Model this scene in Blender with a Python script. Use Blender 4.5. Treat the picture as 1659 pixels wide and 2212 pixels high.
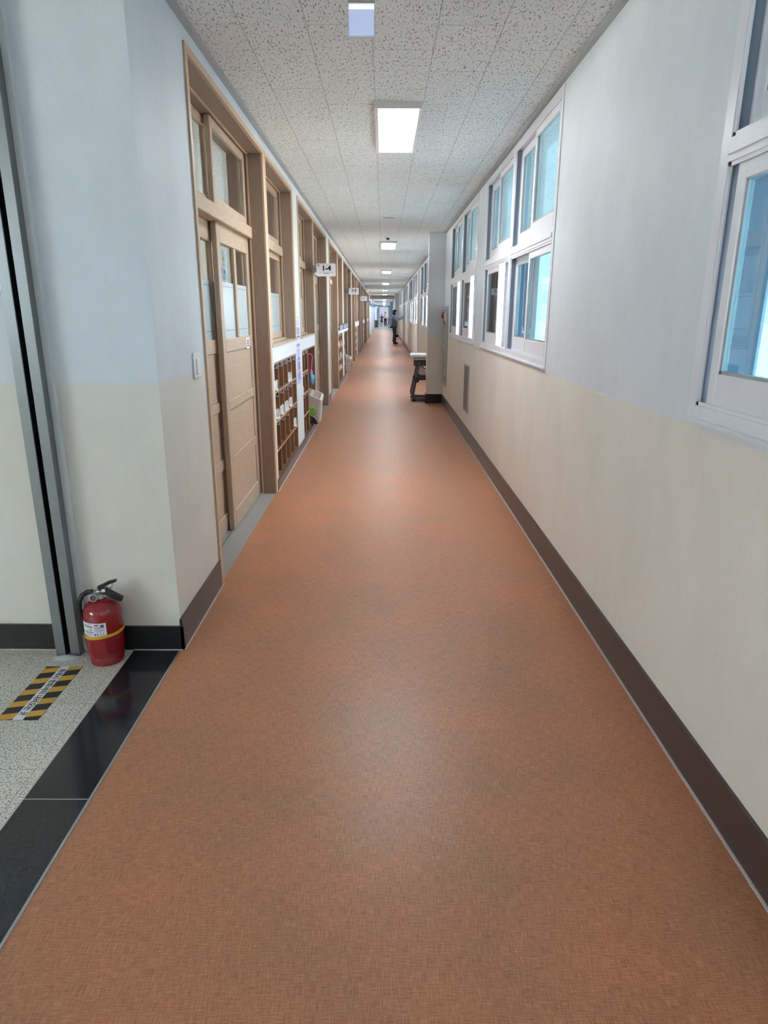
import bpy, math, random
from mathutils import Vector, Matrix

random.seed(7)
for o in list(bpy.data.objects):
    bpy.data.objects.remove(o)
S = bpy.context.scene
COL = S.collection

# ------------------------------------------------------------------ camera, world, sun, exposure
cam_data = bpy.data.cameras.new('camera')
cam_data.sensor_fit = 'HORIZONTAL'
cam_data.sensor_width = 36.0
cam_data.lens = 36.0 * 1437.4 / 1659.0
cam_data.clip_end = 400
cam = bpy.data.objects.new('camera', cam_data)
COL.objects.link(cam)
RX, FY, DZ = (0.99999293, 0.00322317, 0.00193813), (-0.000938180653, -0.285254928, 0.958451223), (-0.00364211, 0.95844626, 0.28524989)
right = Vector((RX[0], FY[0], -DZ[0]))
down = Vector((RX[1], FY[1], -DZ[1]))
fwd = Vector((RX[2], FY[2], -DZ[2]))
m = Matrix((right, -down, -fwd)).transposed().to_4x4()
m.translation = Vector((0, 0, 1.46))
cam.matrix_world = m
S.camera = cam

S.view_settings.view_transform = 'Standard'
S.view_settings.look = 'None'
S.view_settings.gamma = 1.0
S.view_settings.use_curve_mapping = False
S.view_settings.exposure = 1.9

SKY = 6.0
LAMP = 11.0
world = bpy.data.worlds.new('sky')
S.world = world
world.use_nodes = True
bg = world.node_tree.nodes['Background']
bg.inputs[0].default_value = (0.80, 0.93, 1.0, 1)
bg.inputs[1].default_value = SKY

sun_data = bpy.data.lights.new('sun', 'SUN')
sun_data.energy = 25.0
sun_data.angle = 0.02
sun_data.color = (1.0, 0.96, 0.9)
sun = bpy.data.objects.new('sun', sun_data)
COL.objects.link(sun)
sun.rotation_euler = (0, math.radians(-32), math.radians(14))   # from the classroom side, over the roof

try:
    cy = S.cycles
    cy.max_bounces = 8
    cy.diffuse_bounces = 5
    cy.glossy_bounces = 3
    cy.transmission_bounces = 4
    cy.transparent_max_bounces = 16
    cy.caustics_reflective = False
    cy.caustics_refractive = False
    cy.sample_clamp_indirect = 6.0
except Exception:
    pass

# ------------------------------------------------------------------ materials
MATS = {}


def new_mat(name):
    m = bpy.data.materials.new(name)
    m.use_nodes = True
    MATS[name] = m
    nt = m.node_tree
    return m, nt, nt.nodes['Principled BSDF']


def lin(r, g, b):
    f = lambda c: (c / 255 / 12.92) if c / 255 <= 0.04045 else ((c / 255 + 0.055) / 1.055) ** 2.4
    return (f(r), f(g), f(b), 1)


def N(nt, typ, **kw):
    n = nt.nodes.new(typ)
    for k, v in kw.items():
        if hasattr(n, k):
            setattr(n, k, v)
        else:
            n.inputs[k].default_value = v
    return n


def plain(name, rgb, rough=0.5, metal=0.0, spec=0.5, emit=0.0, var=0.04, scale=20):
    m, nt, b = new_mat(name)
    c = lin(*rgb)
    b.inputs['Roughness'].default_value = rough
    b.inputs['Metallic'].default_value = metal
    b.inputs['Specular IOR Level'].default_value = spec
    tc = N(nt, 'ShaderNodeTexCoord')
    no = N(nt, 'ShaderNodeTexNoise', Scale=scale, Detail=3.0)
    nt.links.new(tc.outputs['Object'], no.inputs['Vector'])
    mx = N(nt, 'ShaderNodeMix', data_type='RGBA')
    mx.inputs[6].default_value = tuple(x * (1 - var) for x in c[:3]) + (1,)
    mx.inputs[7].default_value = tuple(min(1, x * (1 + var)) for x in c[:3]) + (1,)
    nt.links.new(no.outputs[0], mx.inputs[0])
    nt.links.new(mx.outputs[2], b.inputs['Base Color'])
    if emit:
        b.inputs['Emission Color'].default_value = c
        b.inputs['Emission Strength'].default_value = emit
    return m


def wood(name, a, bcol, axis='z', rough=0.42, scale=14):
    m, nt, b = new_mat(name)
    tc = N(nt, 'ShaderNodeTexCoord')
    mp = N(nt, 'ShaderNodeMapping')
    st = {'z': (9, 9, 0.7), 'y': (9, 0.7, 9), 'x': (0.7, 9, 9)}[axis]
    mp.inputs['Scale'].default_value = st
    nt.links.new(tc.outputs['Object'], mp.inputs['Vector'])
    n1 = N(nt, 'ShaderNodeTexNoise', Scale=float(scale), Detail=6.0, Roughness=0.65, Distortion=0.3)
    nt.links.new(mp.outputs[0], n1.inputs['Vector'])
    cr = N(nt, 'ShaderNodeValToRGB')
    cr.color_ramp.elements[0].position = 0.3
    cr.color_ramp.elements[0].color = lin(*a)
    cr.color_ramp.elements[1].position = 0.7
    cr.color_ramp.elements[1].color = lin(*bcol)
    nt.links.new(n1.outputs[0], cr.inputs[0])
    nt.links.new(cr.outputs[0], b.inputs['Base Color'])
    b.inputs['Roughness'].default_value = rough
    return m


def wall_paint(name, zline, upper, lower):
    m, nt, b = new_mat(name)
    ge = N(nt, 'ShaderNodeNewGeometry')
    sp = N(nt, 'ShaderNodeSeparateXYZ')
    nt.links.new(ge.outputs['Position'], sp.inputs[0])
    gt = N(nt, 'ShaderNodeMath', operation='GREATER_THAN')
    gt.inputs[1].default_value = zline
    nt.links.new(sp.outputs[2], gt.inputs[0])
    mx = N(nt, 'ShaderNodeMix', data_type='RGBA')
    mx.inputs[6].default_value = lin(*lower)
    mx.inputs[7].default_value = lin(*upper)
    nt.links.new(gt.outputs[0], mx.inputs[0])
    # scuffs, only on the lower paint
    n2 = N(nt, 'ShaderNodeTexNoise', Scale=2.2, Detail=6.0, Roughness=0.7)
    mp = N(nt, 'ShaderNodeMapping')
    mp.inputs['Scale'].default_value = (1, 1, 0.6)
    nt.links.new(ge.outputs['Position'], mp.inputs[0])
    nt.links.new(mp.outputs[0], n2.inputs['Vector'])
    cr = N(nt, 'ShaderNodeValToRGB')
    cr.color_ramp.elements[0].position = 0.3
    cr.color_ramp.elements[0].color = (0.86, 0.85, 0.84, 1)
    cr.color_ramp.elements[1].position = 0.6
    cr.color_ramp.elements[1].color = (1, 1, 1, 1)
    nt.links.new(n2.outputs[0], cr.inputs[0])
    mu = N(nt, 'ShaderNodeMix', data_type='RGBA', blend_type='MULTIPLY')
    mu.inputs[0].default_value = 0.6
    nt.links.new(mx.outputs[2], mu.inputs[6])
    nt.links.new(cr.outputs[0], mu.inputs[7])
    nt.links.new(mu.outputs[2], b.inputs['Base Color'])
    n3 = N(nt, 'ShaderNodeTexNoise', Scale=55.0, Detail=4.0)
    nt.links.new(ge.outputs['Position'], n3.inputs['Vector'])
    bp = N(nt, 'ShaderNodeBump', Strength=0.12, Distance=0.01)
    nt.links.new(n3.outputs[0], bp.inputs['Height'])
    nt.links.new(bp.outputs[0], b.inputs['Normal'])
    b.inputs['Roughness'].default_value = 0.55
    b.inputs['Specular IOR Level'].default_value = 0.3
    return m


wall_paint('paint_left', 1.19, (222, 230, 238), (228, 225, 217))
wall_paint('paint_right', 1.115, (220, 226, 233), (229, 224, 216))
plain('paint_white', (222, 227, 230), 0.5)
plain('paint_blue', (206, 213, 228), 0.6)
plain('paint_pale', (228, 233, 246), 0.6)
plain('paint_room', (205, 203, 198), 0.7)
plain('soffit', (150, 130, 118), 0.7)
plain('wood_edge', (206, 178, 148), 0.45)
wood('oak_v', (172, 148, 126), (196, 172, 150), 'z')
wood('oak_h', (174, 150, 128), (202, 178, 154), 'y')
wood('jamb', (136, 114, 99), (154, 131, 115), 'z')
wood('cubby', (112, 76, 54), (138, 96, 70), 'z', 0.5)
plain('cubby_edge', (178, 134, 98), 0.5)
plain('base_brown', (72, 58, 56), 0.3)
plain('base_black', (34, 33, 36), 0.22)
plain('caulk', (196, 190, 186), 0.6)
plain('pvc', (224, 225, 232), 0.35)
plain('pvc_shade', (118, 130, 146), 0.5)  # darker pvc with the shade of the track gaps in its colour
plain('steel', (140, 144, 146), 0.34, 0.85)
plain('steel_dark', (64, 66, 70), 0.35, 0.8)
plain('alu', (186, 188, 188), 0.38, 0.8)
plain('cabinet_grey', (176, 180, 182), 0.4, 0.5)
plain('panel_grey', (104, 102, 102), 0.35, 0.5)
plain('black_rubber', (28, 28, 30), 0.45)
plain('black_ink', (26, 26, 32), 0.5)
plain('white_paper', (236, 236, 242), 0.6)
plain('tag_paper', (208, 204, 214), 0.6)
plain('red_paint', (146, 18, 32), 0.12, spec=0.7)
plain('yellow', (226, 172, 40), 0.45)
plain('yellow_tape', (214, 164, 62), 0.5)
plain('black_tape', (36, 34, 38), 0.5)
plain('granite_grey', (150, 148, 146), 0.4, var=0.12, scale=90)
plain('navy', (52, 48, 92), 0.4)
plain('plastic_beige', (196, 184, 172), 0.4)
plain('plastic_white', (238, 238, 240), 0.35)
plain('dark_plastic', (60, 60, 64), 0.4)
plain('pink', (232, 96, 160), 0.35)
plain('fluff', (118, 178, 214), 0.9, var=0.2, scale=60)
plain('green', (112, 190, 66), 0.4)
plain('grey_plastic', (122, 120, 128), 0.35)
plain('lavender', (224, 220, 240), 0.5)
plain('lilac', (196, 190, 226), 0.6)
plain('ink_blue', (110, 116, 190), 0.6)
plain('ink_mauve', (150, 112, 160), 0.6)
plain('ink_slate', (112, 124, 146), 0.6)
plain('ink_sky', (160, 200, 226), 0.6)
plain('ink_red', (196, 88, 96), 0.6)
plain('ink_orange', (228, 168, 130), 0.6)
plain('ink_lime', (200, 208, 130), 0.6)
plain('ink_green', (60, 120, 90), 0.6)
plain('skin', (206, 164, 142), 0.5)
plain('hair', (34, 28, 30), 0.5)
plain('vest_grey', (112, 120, 130), 0.8)
plain('shirt_blue', (158, 170, 204), 0.8)
plain('trousers_slate', (62, 68, 82), 0.8)
plain('cloth_dark', (62, 58, 70), 0.8)
plain('cloth_white', (226, 222, 230), 0.8)
plain('cloth_black', (40, 38, 44), 0.8)
plain('shoe_dark', (58, 44, 52), 0.5)
plain('shoe_white', (240, 242, 246), 0.5)
plain('mortar', (216, 216, 218), 0.9, var=0.15, scale=80)
plain('concrete', (190, 188, 182), 0.9, var=0.1, scale=3)
plain('rail_grey', (96, 94, 98), 0.4, 0.3)

m, nt, b = new_mat('diffuser')
b.inputs['Base Color'].default_value = (0.9, 0.9, 0.9, 1)
b.inputs['Emission Color'].default_value = (0.95, 0.985, 1.0, 1)
b.inputs['Emission Strength'].default_value = LAMP
m, nt, b = new_mat('sign_glow')
b.inputs['Base Color'].default_value = (0.35, 0.42, 0.6, 1)
b.inputs['Emission Color'].default_value = lin(190, 205, 242)
b.inputs['Emission Strength'].default_value = 0.14
m, nt, b = new_mat('sign_glow_edge')
b.inputs['Base Color'].default_value = (0.8, 0.9, 1, 1)
b.inputs['Emission Color'].default_value = (0.95, 1, 1, 1)
b.inputs['Emission Strength'].default_value = 0.3


def glass(name, tint, frost=0.0, frost_col=(0.6, 0.8, 0.9), ior=1.5):
    m, nt, b = new_mat(name)
    nt.nodes.remove(b)
    out = nt.nodes['Material Output']
    tr = N(nt, 'ShaderNodeBsdfTransparent')
    tr.inputs[0].default_value = (*tint, 1)
    src = tr.outputs[0]
    if frost:
        tl = N(nt, 'ShaderNodeBsdfTranslucent')
        tl.inputs[0].default_value = (*frost_col, 1)
        mx = N(nt, 'ShaderNodeMixShader')
        mx.inputs[0].default_value = frost
        nt.links.new(tr.outputs[0], mx.inputs[1])
        nt.links.new(tl.outputs[0], mx.inputs[2])
        src = mx.outputs[0]
    gl = N(nt, 'ShaderNodeBsdfGlossy')
    gl.inputs['Roughness'].default_value = 0.02
    gl.inputs[0].default_value = (0.9, 0.95, 1, 1)
    fr = N(nt, 'ShaderNodeFresnel')
    fr.inputs[0].default_value = ior
    mx2 = N(nt, 'ShaderNodeMixShader')
    ge = N(nt, 'ShaderNodeNewGeometry')
    inv = N(nt, 'ShaderNodeMath', operation='SUBTRACT')
    inv.inputs[0].default_value = 1.0
    nt.links.new(ge.outputs['Backfacing'], inv.inputs[1])
    fm = N(nt, 'ShaderNodeMath', operation='MULTIPLY')       # reflect at the outer face of the pane only
    nt.links.new(fr.outputs[0], fm.inputs[0])
    nt.links.new(inv.outputs[0], fm.inputs[1])
    nt.links.new(fm.outputs[0], mx2.inputs[0])
    nt.links.new(src, mx2.inputs[1])
    nt.links.new(gl.outputs[0], mx2.inputs[2])
    nt.links.new(mx2.outputs[0], out.inputs[0])
    return m


glass('glass_blue', (0.2, 0.285, 0.32))
glass('glass_frost', (0.165, 0.212, 0.23), 0.3, (0.2, 0.25, 0.265))
glass('glass_white', (0.16, 0.155, 0.175), 0.5, (0.2, 0.195, 0.215))
glass('glass_clear', (0.8, 0.82, 0.82))
m, nt, b = new_mat('film')
b.inputs['Base Color'].default_value = lin(192, 206, 210)
b.inputs['Roughness'].default_value = 0.25


def ceiling_mat():
    m, nt, b = new_mat('ceiling_tile')
    ge = N(nt, 'ShaderNodeNewGeometry')
    sp = N(nt, 'ShaderNodeSeparateXYZ')
    nt.links.new(ge.outputs['Position'], sp.inputs[0])
    ax = N(nt, 'ShaderNodeMath', operation='ADD')
    ax.inputs[1].default_value = 30.055
    ay = N(nt, 'ShaderNodeMath', operation='ADD')
    ay.inputs[1].default_value = 60 - 3.532
    nt.links.new(sp.outputs[0], ax.inputs[0])
    nt.links.new(sp.outputs[1], ay.inputs[0])
    cb = N(nt, 'ShaderNodeCombineXYZ')
    nt.links.new(ay.outputs[0], cb.inputs[0])
    nt.links.new(ax.outputs[0], cb.inputs[1])
    br = N(nt, 'ShaderNodeTexBrick', offset=0.5)
    br.inputs['Scale'].default_value = 1.0
    br.inputs['Brick Width'].default_value = 0.6
    br.inputs['Row Height'].default_value = 0.3
    br.inputs['Mortar Size'].default_value = 0.0022
    br.inputs['Mortar Smooth'].default_value = 0.0
    br.inputs['Color1'].default_value = (1, 1, 1, 1)
    br.inputs['Color2'].default_value = (0.97, 0.97, 0.97, 1)
    br.inputs['Mortar'].default_value = (0.6, 0.6, 0.6, 1)
    nt.links.new(cb.outputs[0], br.inputs['Vector'])
    # fissures: stretched, warped noise
    mp = N(nt, 'ShaderNodeMapping')
    mp.inputs['Scale'].default_value = (1.0, 0.26, 1)
    mp.inputs['Rotation'].default_value = (0, 0, 0.2)
    nt.links.new(ge.outputs['Position'], mp.inputs[0])
    n1 = N(nt, 'ShaderNodeTexNoise', Scale=150.0, Detail=1.0, Roughness=0.5, Distortion=0.7)
    nt.links.new(mp.outputs[0], n1.inputs['Vector'])
    cr = N(nt, 'ShaderNodeValToRGB')
    cr.color_ramp.elements[0].position = 0.60
    cr.color_ramp.elements[0].color = (1, 1, 1, 1)
    cr.color_ramp.elements[1].position = 0.66
    cr.color_ramp.elements[1].color = (0.33, 0.33, 0.34, 1)
    nt.links.new(n1.outputs[0], cr.inputs[0])
    n2 = N(nt, 'ShaderNodeTexNoise', Scale=260.0, Detail=1.0)
    nt.links.new(ge.outputs['Position'], n2.inputs['Vector'])
    cr2 = N(nt, 'ShaderNodeValToRGB')
    cr2.color_ramp.elements[0].position = 0.66
    cr2.color_ramp.elements[0].color = (1, 1, 1, 1)
    cr2.color_ramp.elements[1].position = 0.72
    cr2.color_ramp.elements[1].color = (0.6, 0.6, 0.6, 1)
    nt.links.new(n2.outputs[0], cr2.inputs[0])
    col = N(nt, 'ShaderNodeMix', data_type='RGBA', blend_type='MULTIPLY')
    col.inputs[0].default_value = 1.0
    nt.links.new(cr.outputs[0], col.inputs[6])
    nt.links.new(cr2.outputs[0], col.inputs[7])
    c2 = N(nt, 'ShaderNodeMix', data_type='RGBA', blend_type='MULTIPLY')
    c2.inputs[0].default_value = 1.0
    nt.links.new(col.outputs[2], c2.inputs[6])
    nt.links.new(br.outputs[0], c2.inputs[7])
    c3 = N(nt, 'ShaderNodeMix', data_type='RGBA', blend_type='MULTIPLY')
    c3.inputs[0].default_value = 1.0
    c3.inputs[7].default_value = lin(236, 242, 244)
    nt.links.new(c2.outputs[2], c3.inputs[6])
    nt.links.new(c3.outputs[2], b.inputs['Base Color'])
    b.inputs['Roughness'].default_value = 0.9
    b.inputs['Specular IOR Level'].default_value = 0.1


ceiling_mat()


def floor_mat():
    m, nt, b = new_mat('linoleum')
    ge = N(nt, 'ShaderNodeNewGeometry')

    def noise(sc, scale, detail=2.0):
        mp = N(nt, 'ShaderNodeMapping')
        mp.inputs['Scale'].default_value = sc
        nt.links.new(ge.outputs['Position'], mp.inputs[0])
        n = N(nt, 'ShaderNodeTexNoise', Scale=scale, Detail=detail, Roughness=0.6)
        nt.links.new(mp.outputs[0], n.inputs['Vector'])
        return n
    a = noise((1, 0.08, 1), 360.0)
    c = noise((0.08, 1, 1), 360.0)
    big = noise((1, 1, 1), 2.6, 4.0)
    mid = noise((1, 1, 1), 26.0, 3.0)
    add = N(nt, 'ShaderNodeMath', operation='ADD')
    nt.links.new(a.outputs[0], add.inputs[0])
    nt.links.new(c.outputs[0], add.inputs[1])
    hf = N(nt, 'ShaderNodeMath', operation='MULTIPLY')
    hf.inputs[1].default_value = 0.5
    nt.links.new(add.outputs[0], hf.inputs[0])
    cr = N(nt, 'ShaderNodeValToRGB')
    e = cr.color_ramp.elements
    e[0].position = 0.30
    e[0].color = lin(140, 88, 60)
    e[1].position = 0.70
    e[1].color = lin(210, 152, 116)
    k = e.new(0.5)
    k.color = lin(184, 123, 89)
    nt.links.new(hf.outputs[0], cr.inputs[0])
    r2 = N(nt, 'ShaderNodeValToRGB')
    r2.color_ramp.elements[0].position = 0.35
    r2.color_ramp.elements[0].color = (0.86, 0.93, 0.93, 1)
    r2.color_ramp.elements[1].position = 0.65
    r2.color_ramp.elements[1].color = (1.08, 1.0, 0.97, 1)
    nt.links.new(big.outputs[0], r2.inputs[0])
    mu = N(nt, 'ShaderNodeMix', data_type='RGBA', blend_type='MULTIPLY')
    mu.inputs[0].default_value = 1.0
    nt.links.new(cr.outputs[0], mu.inputs[6])
    nt.links.new(r2.outputs[0], mu.inputs[7])
    r3 = N(nt, 'ShaderNodeValToRGB')
    r3.color_ramp.elements[0].position = 0.3
    r3.color_ramp.elements[0].color = (0.93, 0.93, 0.93, 1)
    r3.color_ramp.elements[1].position = 0.7
    r3.color_ramp.elements[1].color = (1, 1, 1, 1)
    nt.links.new(mid.outputs[0], r3.inputs[0])
    mu2 = N(nt, 'ShaderNodeMix', data_type='RGBA', blend_type='MULTIPLY')
    mu2.inputs[0].default_value = 1.0
    nt.links.new(mu.outputs[2], mu2.inputs[6])
    nt.links.new(r3.outputs[0], mu2.inputs[7])
    nt.links.new(mu2.outputs[2], b.inputs['Base Color'])
    rr = N(nt, 'ShaderNodeMapRange')
    rr.inputs[3].default_value = 0.33
    rr.inputs[4].default_value = 0.46
    nt.links.new(big.outputs[0], rr.inputs[0])
    nt.links.new(rr.outputs[0], b.inputs['Roughness'])
    bp = N(nt, 'ShaderNodeBump', Strength=0.05, Distance=0.002)
    nt.links.new(hf.outputs[0], bp.inputs['Height'])
    nt.links.new(bp.outputs[0], b.inputs['Normal'])


floor_mat()


def terrazzo():
    m, nt, b = new_mat('terrazzo')
    ge = N(nt, 'ShaderNodeNewGeometry')
    cr = None
    base = None
    for sc, lo, hi, dark in ((200.0, 0.60, 0.64, (0.12, 0.12, 0.12, 1)), (130.0, 0.58, 0.64, (0.5, 0.5, 0.48, 1)), (330.0, 0.57, 0.63, (0.34, 0.34, 0.33, 1))):
        n = N(nt, 'ShaderNodeTexNoise', Scale=sc, Detail=1.0)
        nt.links.new(ge.outputs['Position'], n.inputs['Vector'])
        c = N(nt, 'ShaderNodeValToRGB')
        c.color_ramp.elements[0].position = lo
        c.color_ramp.elements[0].color = (1, 1, 1, 1)
        c.color_ramp.elements[1].position = hi
        c.color_ramp.elements[1].color = dark
        nt.links.new(n.outputs[0], c.inputs[0])
        mu = N(nt, 'ShaderNodeMix', data_type='RGBA', blend_type='MULTIPLY')
        mu.inputs[0].default_value = 1.0
        if base is None:
            mu.inputs[6].default_value = lin(230, 224, 214)
        else:
            nt.links.new(base.outputs[2], mu.inputs[6])
        nt.links.new(c.outputs[0], mu.inputs[7])
        base = mu
    ad = N(nt, 'ShaderNodeVectorMath', operation='ADD')
    ad.inputs[1].default_value = (39.0 + 1.555 - 0.0, 39.0 - 2.273 + 0.0, 0)
    nt.links.new(ge.outputs['Position'], ad.inputs[0])
    br = N(nt, 'ShaderNodeTexBrick', offset=0.0)
    br.inputs['Scale'].default_value = 1.0
    br.inputs['Brick Width'].default_value = 0.394
    br.inputs['Row Height'].default_value = 0.39
    br.inputs['Mortar Size'].default_value = 0.0015
    br.inputs['Color1'].default_value = (1, 1, 1, 1)
    br.inputs['Color2'].default_value = (0.95, 0.96, 0.95, 1)
    br.inputs['Mortar'].default_value = (0.6, 0.6, 0.58, 1)
    nt.links.new(ad.outputs[0], br.inputs['Vector'])
    mu = N(nt, 'ShaderNodeMix', data_type='RGBA', blend_type='MULTIPLY')
    mu.inputs[0].default_value = 1.0
    nt.links.new(base.outputs[2], mu.inputs[6])
    nt.links.new(br.outputs[0], mu.inputs[7])
    nt.links.new(mu.outputs[2], b.inputs['Base Color'])
    b.inputs['Roughness'].default_value = 0.35


terrazzo()
m, nt, b = new_mat('granite_black')
ge = N(nt, 'ShaderNodeNewGeometry')
n = N(nt, 'ShaderNodeTexNoise', Scale=300.0, Detail=2.0)
nt.links.new(ge.outputs['Position'], n.inputs['Vector'])
cr = N(nt, 'ShaderNodeValToRGB')
cr.color_ramp.elements[0].color = lin(22, 22, 26)
cr.color_ramp.elements[1].color = lin(48, 47, 52)
nt.links.new(n.outputs[0], cr.inputs[0])
nt.links.new(cr.outputs[0], b.inputs['Base Color'])
b.inputs['Roughness'].default_value = 0.12


# ------------------------------------------------------------------ mesh helpers
class MB:
    def __init__(s):
        s.v, s.f, s.mi, s.mats, s.smooth = [], [], [], [], []

    def m(s, mat):
        if mat not in s.mats:
            s.mats.append(mat)
        return s.mats.index(mat)

    def add(s, vs, fs, mat, smooth=False):
        o = len(s.v)
        s.v += [tuple(v) for v in vs]
        k = s.m(mat)
        for f in fs:
            s.f.append(tuple(i + o for i in f))
            s.mi.append(k)
            s.smooth.append(smooth)
        return s

    def box(s, x0, x1, y0, y1, z0, z1, mat):
        vs = [(x, y, z) for x in (x0, x1) for y in (y0, y1) for z in (z0, z1)]
        return s.add(vs, [(0, 1, 3, 2), (4, 6, 7, 5), (0, 4, 5, 1), (2, 3, 7, 6), (0, 2, 6, 4), (1, 5, 7, 3)], mat)

    def bbox(s, x0, x1, y0, y1, z0, z1, mat, r=0.006):
        """box with chamfered edges"""
        x0, x1 = min(x0, x1), max(x0, x1)
        y0, y1 = min(y0, y1), max(y0, y1)
        z0, z1 = min(z0, z1), max(z0, z1)
        r = min(r, (x1 - x0) / 2.01, (y1 - y0) / 2.01, (z1 - z0) / 2.01)
        vs = []
        idx = {}
        c = [(x0, x1), (y0, y1), (z0, z1)]
        for i in (0, 1):
            for j in (0, 1):
                for k in (0, 1):
                    for ax in range(3):
                        p = []
                        for d, t in enumerate((i, j, k)):
                            q = c[d][t]
                            if d != ax:
                                q += r if t == 0 else -r
                            p.append(q)
                        idx[(i, j, k, ax)] = len(vs)
                        vs.append(p)
        fs = []
        for ax in range(3):
            for t in (0, 1):
                a, b2 = [d for d in range(3) if d != ax]
                loop = []
                for (p, q) in ((0, 0), (1, 0), (1, 1), (0, 1)):
                    key = [0, 0, 0]
                    key[ax] = t
                    key[a] = p
                    key[b2] = q
                    loop.append(idx[(*key, ax)])
                flip = (t == 0) != (ax == 1)
                fs.append(tuple(reversed(loop)) if flip else tuple(loop))
        for ax in range(3):
            a, b2 = [d for d in range(3) if d != ax]
            for p in (0, 1):
                for q in (0, 1):
                    k0 = [0, 0, 0]
                    k1 = [0, 0, 0]
                    k0[a] = k1[a] = p
                    k0[b2] = k1[b2] = q
                    k1[ax] = 1
                    f = [idx[(*k0, a)], idx[(*k1, a)], idx[(*k1, b2)], idx[(*k0, b2)]]
                    fs.append(tuple(f))
        for i in (0, 1):
            for j in (0, 1):
                for k in (0, 1):
                    fs.append((idx[(i, j, k, 0)], idx[(i, j, k, 1)], idx[(i, j, k, 2)]))
        return s.add(vs, fs, mat)

    def quad(s, a, b, c, d, mat):
        return s.add([a, b, c, d], [(0, 1, 2, 3)], mat)

    def lathe(s, prof, mat, c=(0, 0, 0), n=32, axis='z', cap=True):
        vs, fs = [], []
        for (r, z) in prof:
            for i in range(n):
                t = 2 * math.pi * i / n
                p = (r * math.cos(t), r * math.sin(t), z)
                if axis == 'x':
                    p = (z, p[0], p[1])
                elif axis == 'y':
                    p = (p[0], z, p[1])
                vs.append((p[0] + c[0], p[1] + c[1], p[2] + c[2]))
        for j in range(len(prof) - 1):
            for i in range(n):
                a = j * n + i
                b2 = j * n + (i + 1) % n
                fs.append((a, b2, b2 + n, a + n))
        s.add(vs, fs, mat, True)
        if cap:
            o = len(s.v) - len(vs)
            k = s.m(mat)
            for j in (0, len(prof) - 1):
                s.f.append(tuple(o + j * n + i for i in range(n)))
                s.mi.append(k)
                s.smooth.append(False)
        return s

    def tube(s, pts, r, mat, n=10, close=False):
        pts = [Vector(p) for p in pts]
        rs = r if isinstance(r, (list, tuple)) else [r] * len(pts)
        vs, fs = [], []
        up = None
        L = len(pts)
        for i, p in enumerate(pts):
            d = (pts[(i + 1) % L] - pts[i - 1]) if close else (pts[min(i + 1, L - 1)] - pts[max(i - 1, 0)])
            d.normalize()
            if up is None:
                up = Vector((0, 0, 1)) if abs(d.z) < 0.9 else Vector((1, 0, 0))
            a = d.cross(up).normalized()
            up = a.cross(d).normalized()
            for k in range(n):
                t = 2 * math.pi * k / n
                vs.append(p + (a * math.cos(t) + up * math.sin(t)) * rs[i])
        for j in range(L if close else L - 1):
            for k in range(n):
                a = j * n + k
                b2 = j * n + (k + 1) % n
                c2 = ((j + 1) % L) * n
                fs.append((a, b2, c2 + (k + 1) % n, c2 + k))
        if not close:
            fs.append(tuple(range(n)))
            fs.append(tuple((L - 1) * n + k for k in range(n)))
        return s.add(vs, fs, mat, True)

    def ellipsoid(s, c, r, mat, nu=20, nv=12, bump=0.0):
        vs, fs = [], []
        for j in range(nv + 1):
            ph = math.pi * j / nv
            for i in range(nu):
                t = 2 * math.pi * i / nu
                k = 1 + (random.uniform(-bump, bump) if bump else 0)
                vs.append((c[0] + r[0] * k * math.sin(ph) * math.cos(t), c[1] + r[1] * k * math.sin(ph) * math.sin(t), c[2] + r[2] * k * math.cos(ph)))
        for j in range(nv):
            for i in range(nu):
                a = j * nu + i
                b2 = j * nu + (i + 1) % nu
                fs.append((a, b2, b2 + nu, a + nu))
        return s.add(vs, fs, mat, True)

    def build(s, name, parent=None):
        me = bpy.data.meshes.new(name)
        me.from_pydata(s.v, [], s.f)
        for mt in s.mats:
            me.materials.append(MATS[mt])
        for p, k, sm in zip(me.polygons, s.mi, s.smooth):
            p.material_index = k
            p.use_smooth = sm
        me.validate()
        me.update()
        o = bpy.data.objects.new(name, me)
        COL.objects.link(o)
        o.parent = parent
        return o


def empty(name, loc=(0, 0, 0), rz=0.0):
    o = bpy.data.objects.new(name, None)
    o.empty_display_size = 0.1
    o.location = loc
    o.rotation_euler.z = rz
    COL.objects.link(o)
    return o


def tag(o, label, cat, group=None, kind=None):
    o['label'] = label
    o['category'] = cat
    if group:
        o['group'] = group
    if kind:
        o['kind'] = kind
    return o


def struct(o, label, cat):
    return tag(o, label, cat, kind='structure')


KIDS = {}


def kids(o):
    return [c for c in COL.objects if c.parent == o]


def copy_tree(o, parent=None):
    c = o.copy()
    COL.objects.link(c)
    c.parent = parent
    for ch in kids(o):
        copy_tree(ch, c)
    return c


FONT_CACHE = {}


def text_geo(txt, size):
    key = txt
    if key not in FONT_CACHE:
        cu = bpy.data.curves.new('lettering', 'FONT')
        cu.body = txt
        cu.size = 1.0
        cu.resolution_u = 3
        cu.align_x = 'CENTER'
        cu.align_y = 'CENTER'
        ob = bpy.data.objects.new('lettering_tmp', cu)
        COL.objects.link(ob)
        dg = bpy.context.evaluated_depsgraph_get()
        me = bpy.data.meshes.new_from_object(ob.evaluated_get(dg))
        vs = [tuple(v.co) for v in me.vertices]
        fs = [tuple(p.vertices) for p in me.polygons]
        bpy.data.objects.remove(ob)
        bpy.data.meshes.remove(me)
        bpy.data.curves.remove(cu)
        FONT_CACHE[key] = (vs, fs)
    vs, fs = FONT_CACHE[key]
    return [(v[0] * size, v[1] * size) for v in vs], fs


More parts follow.
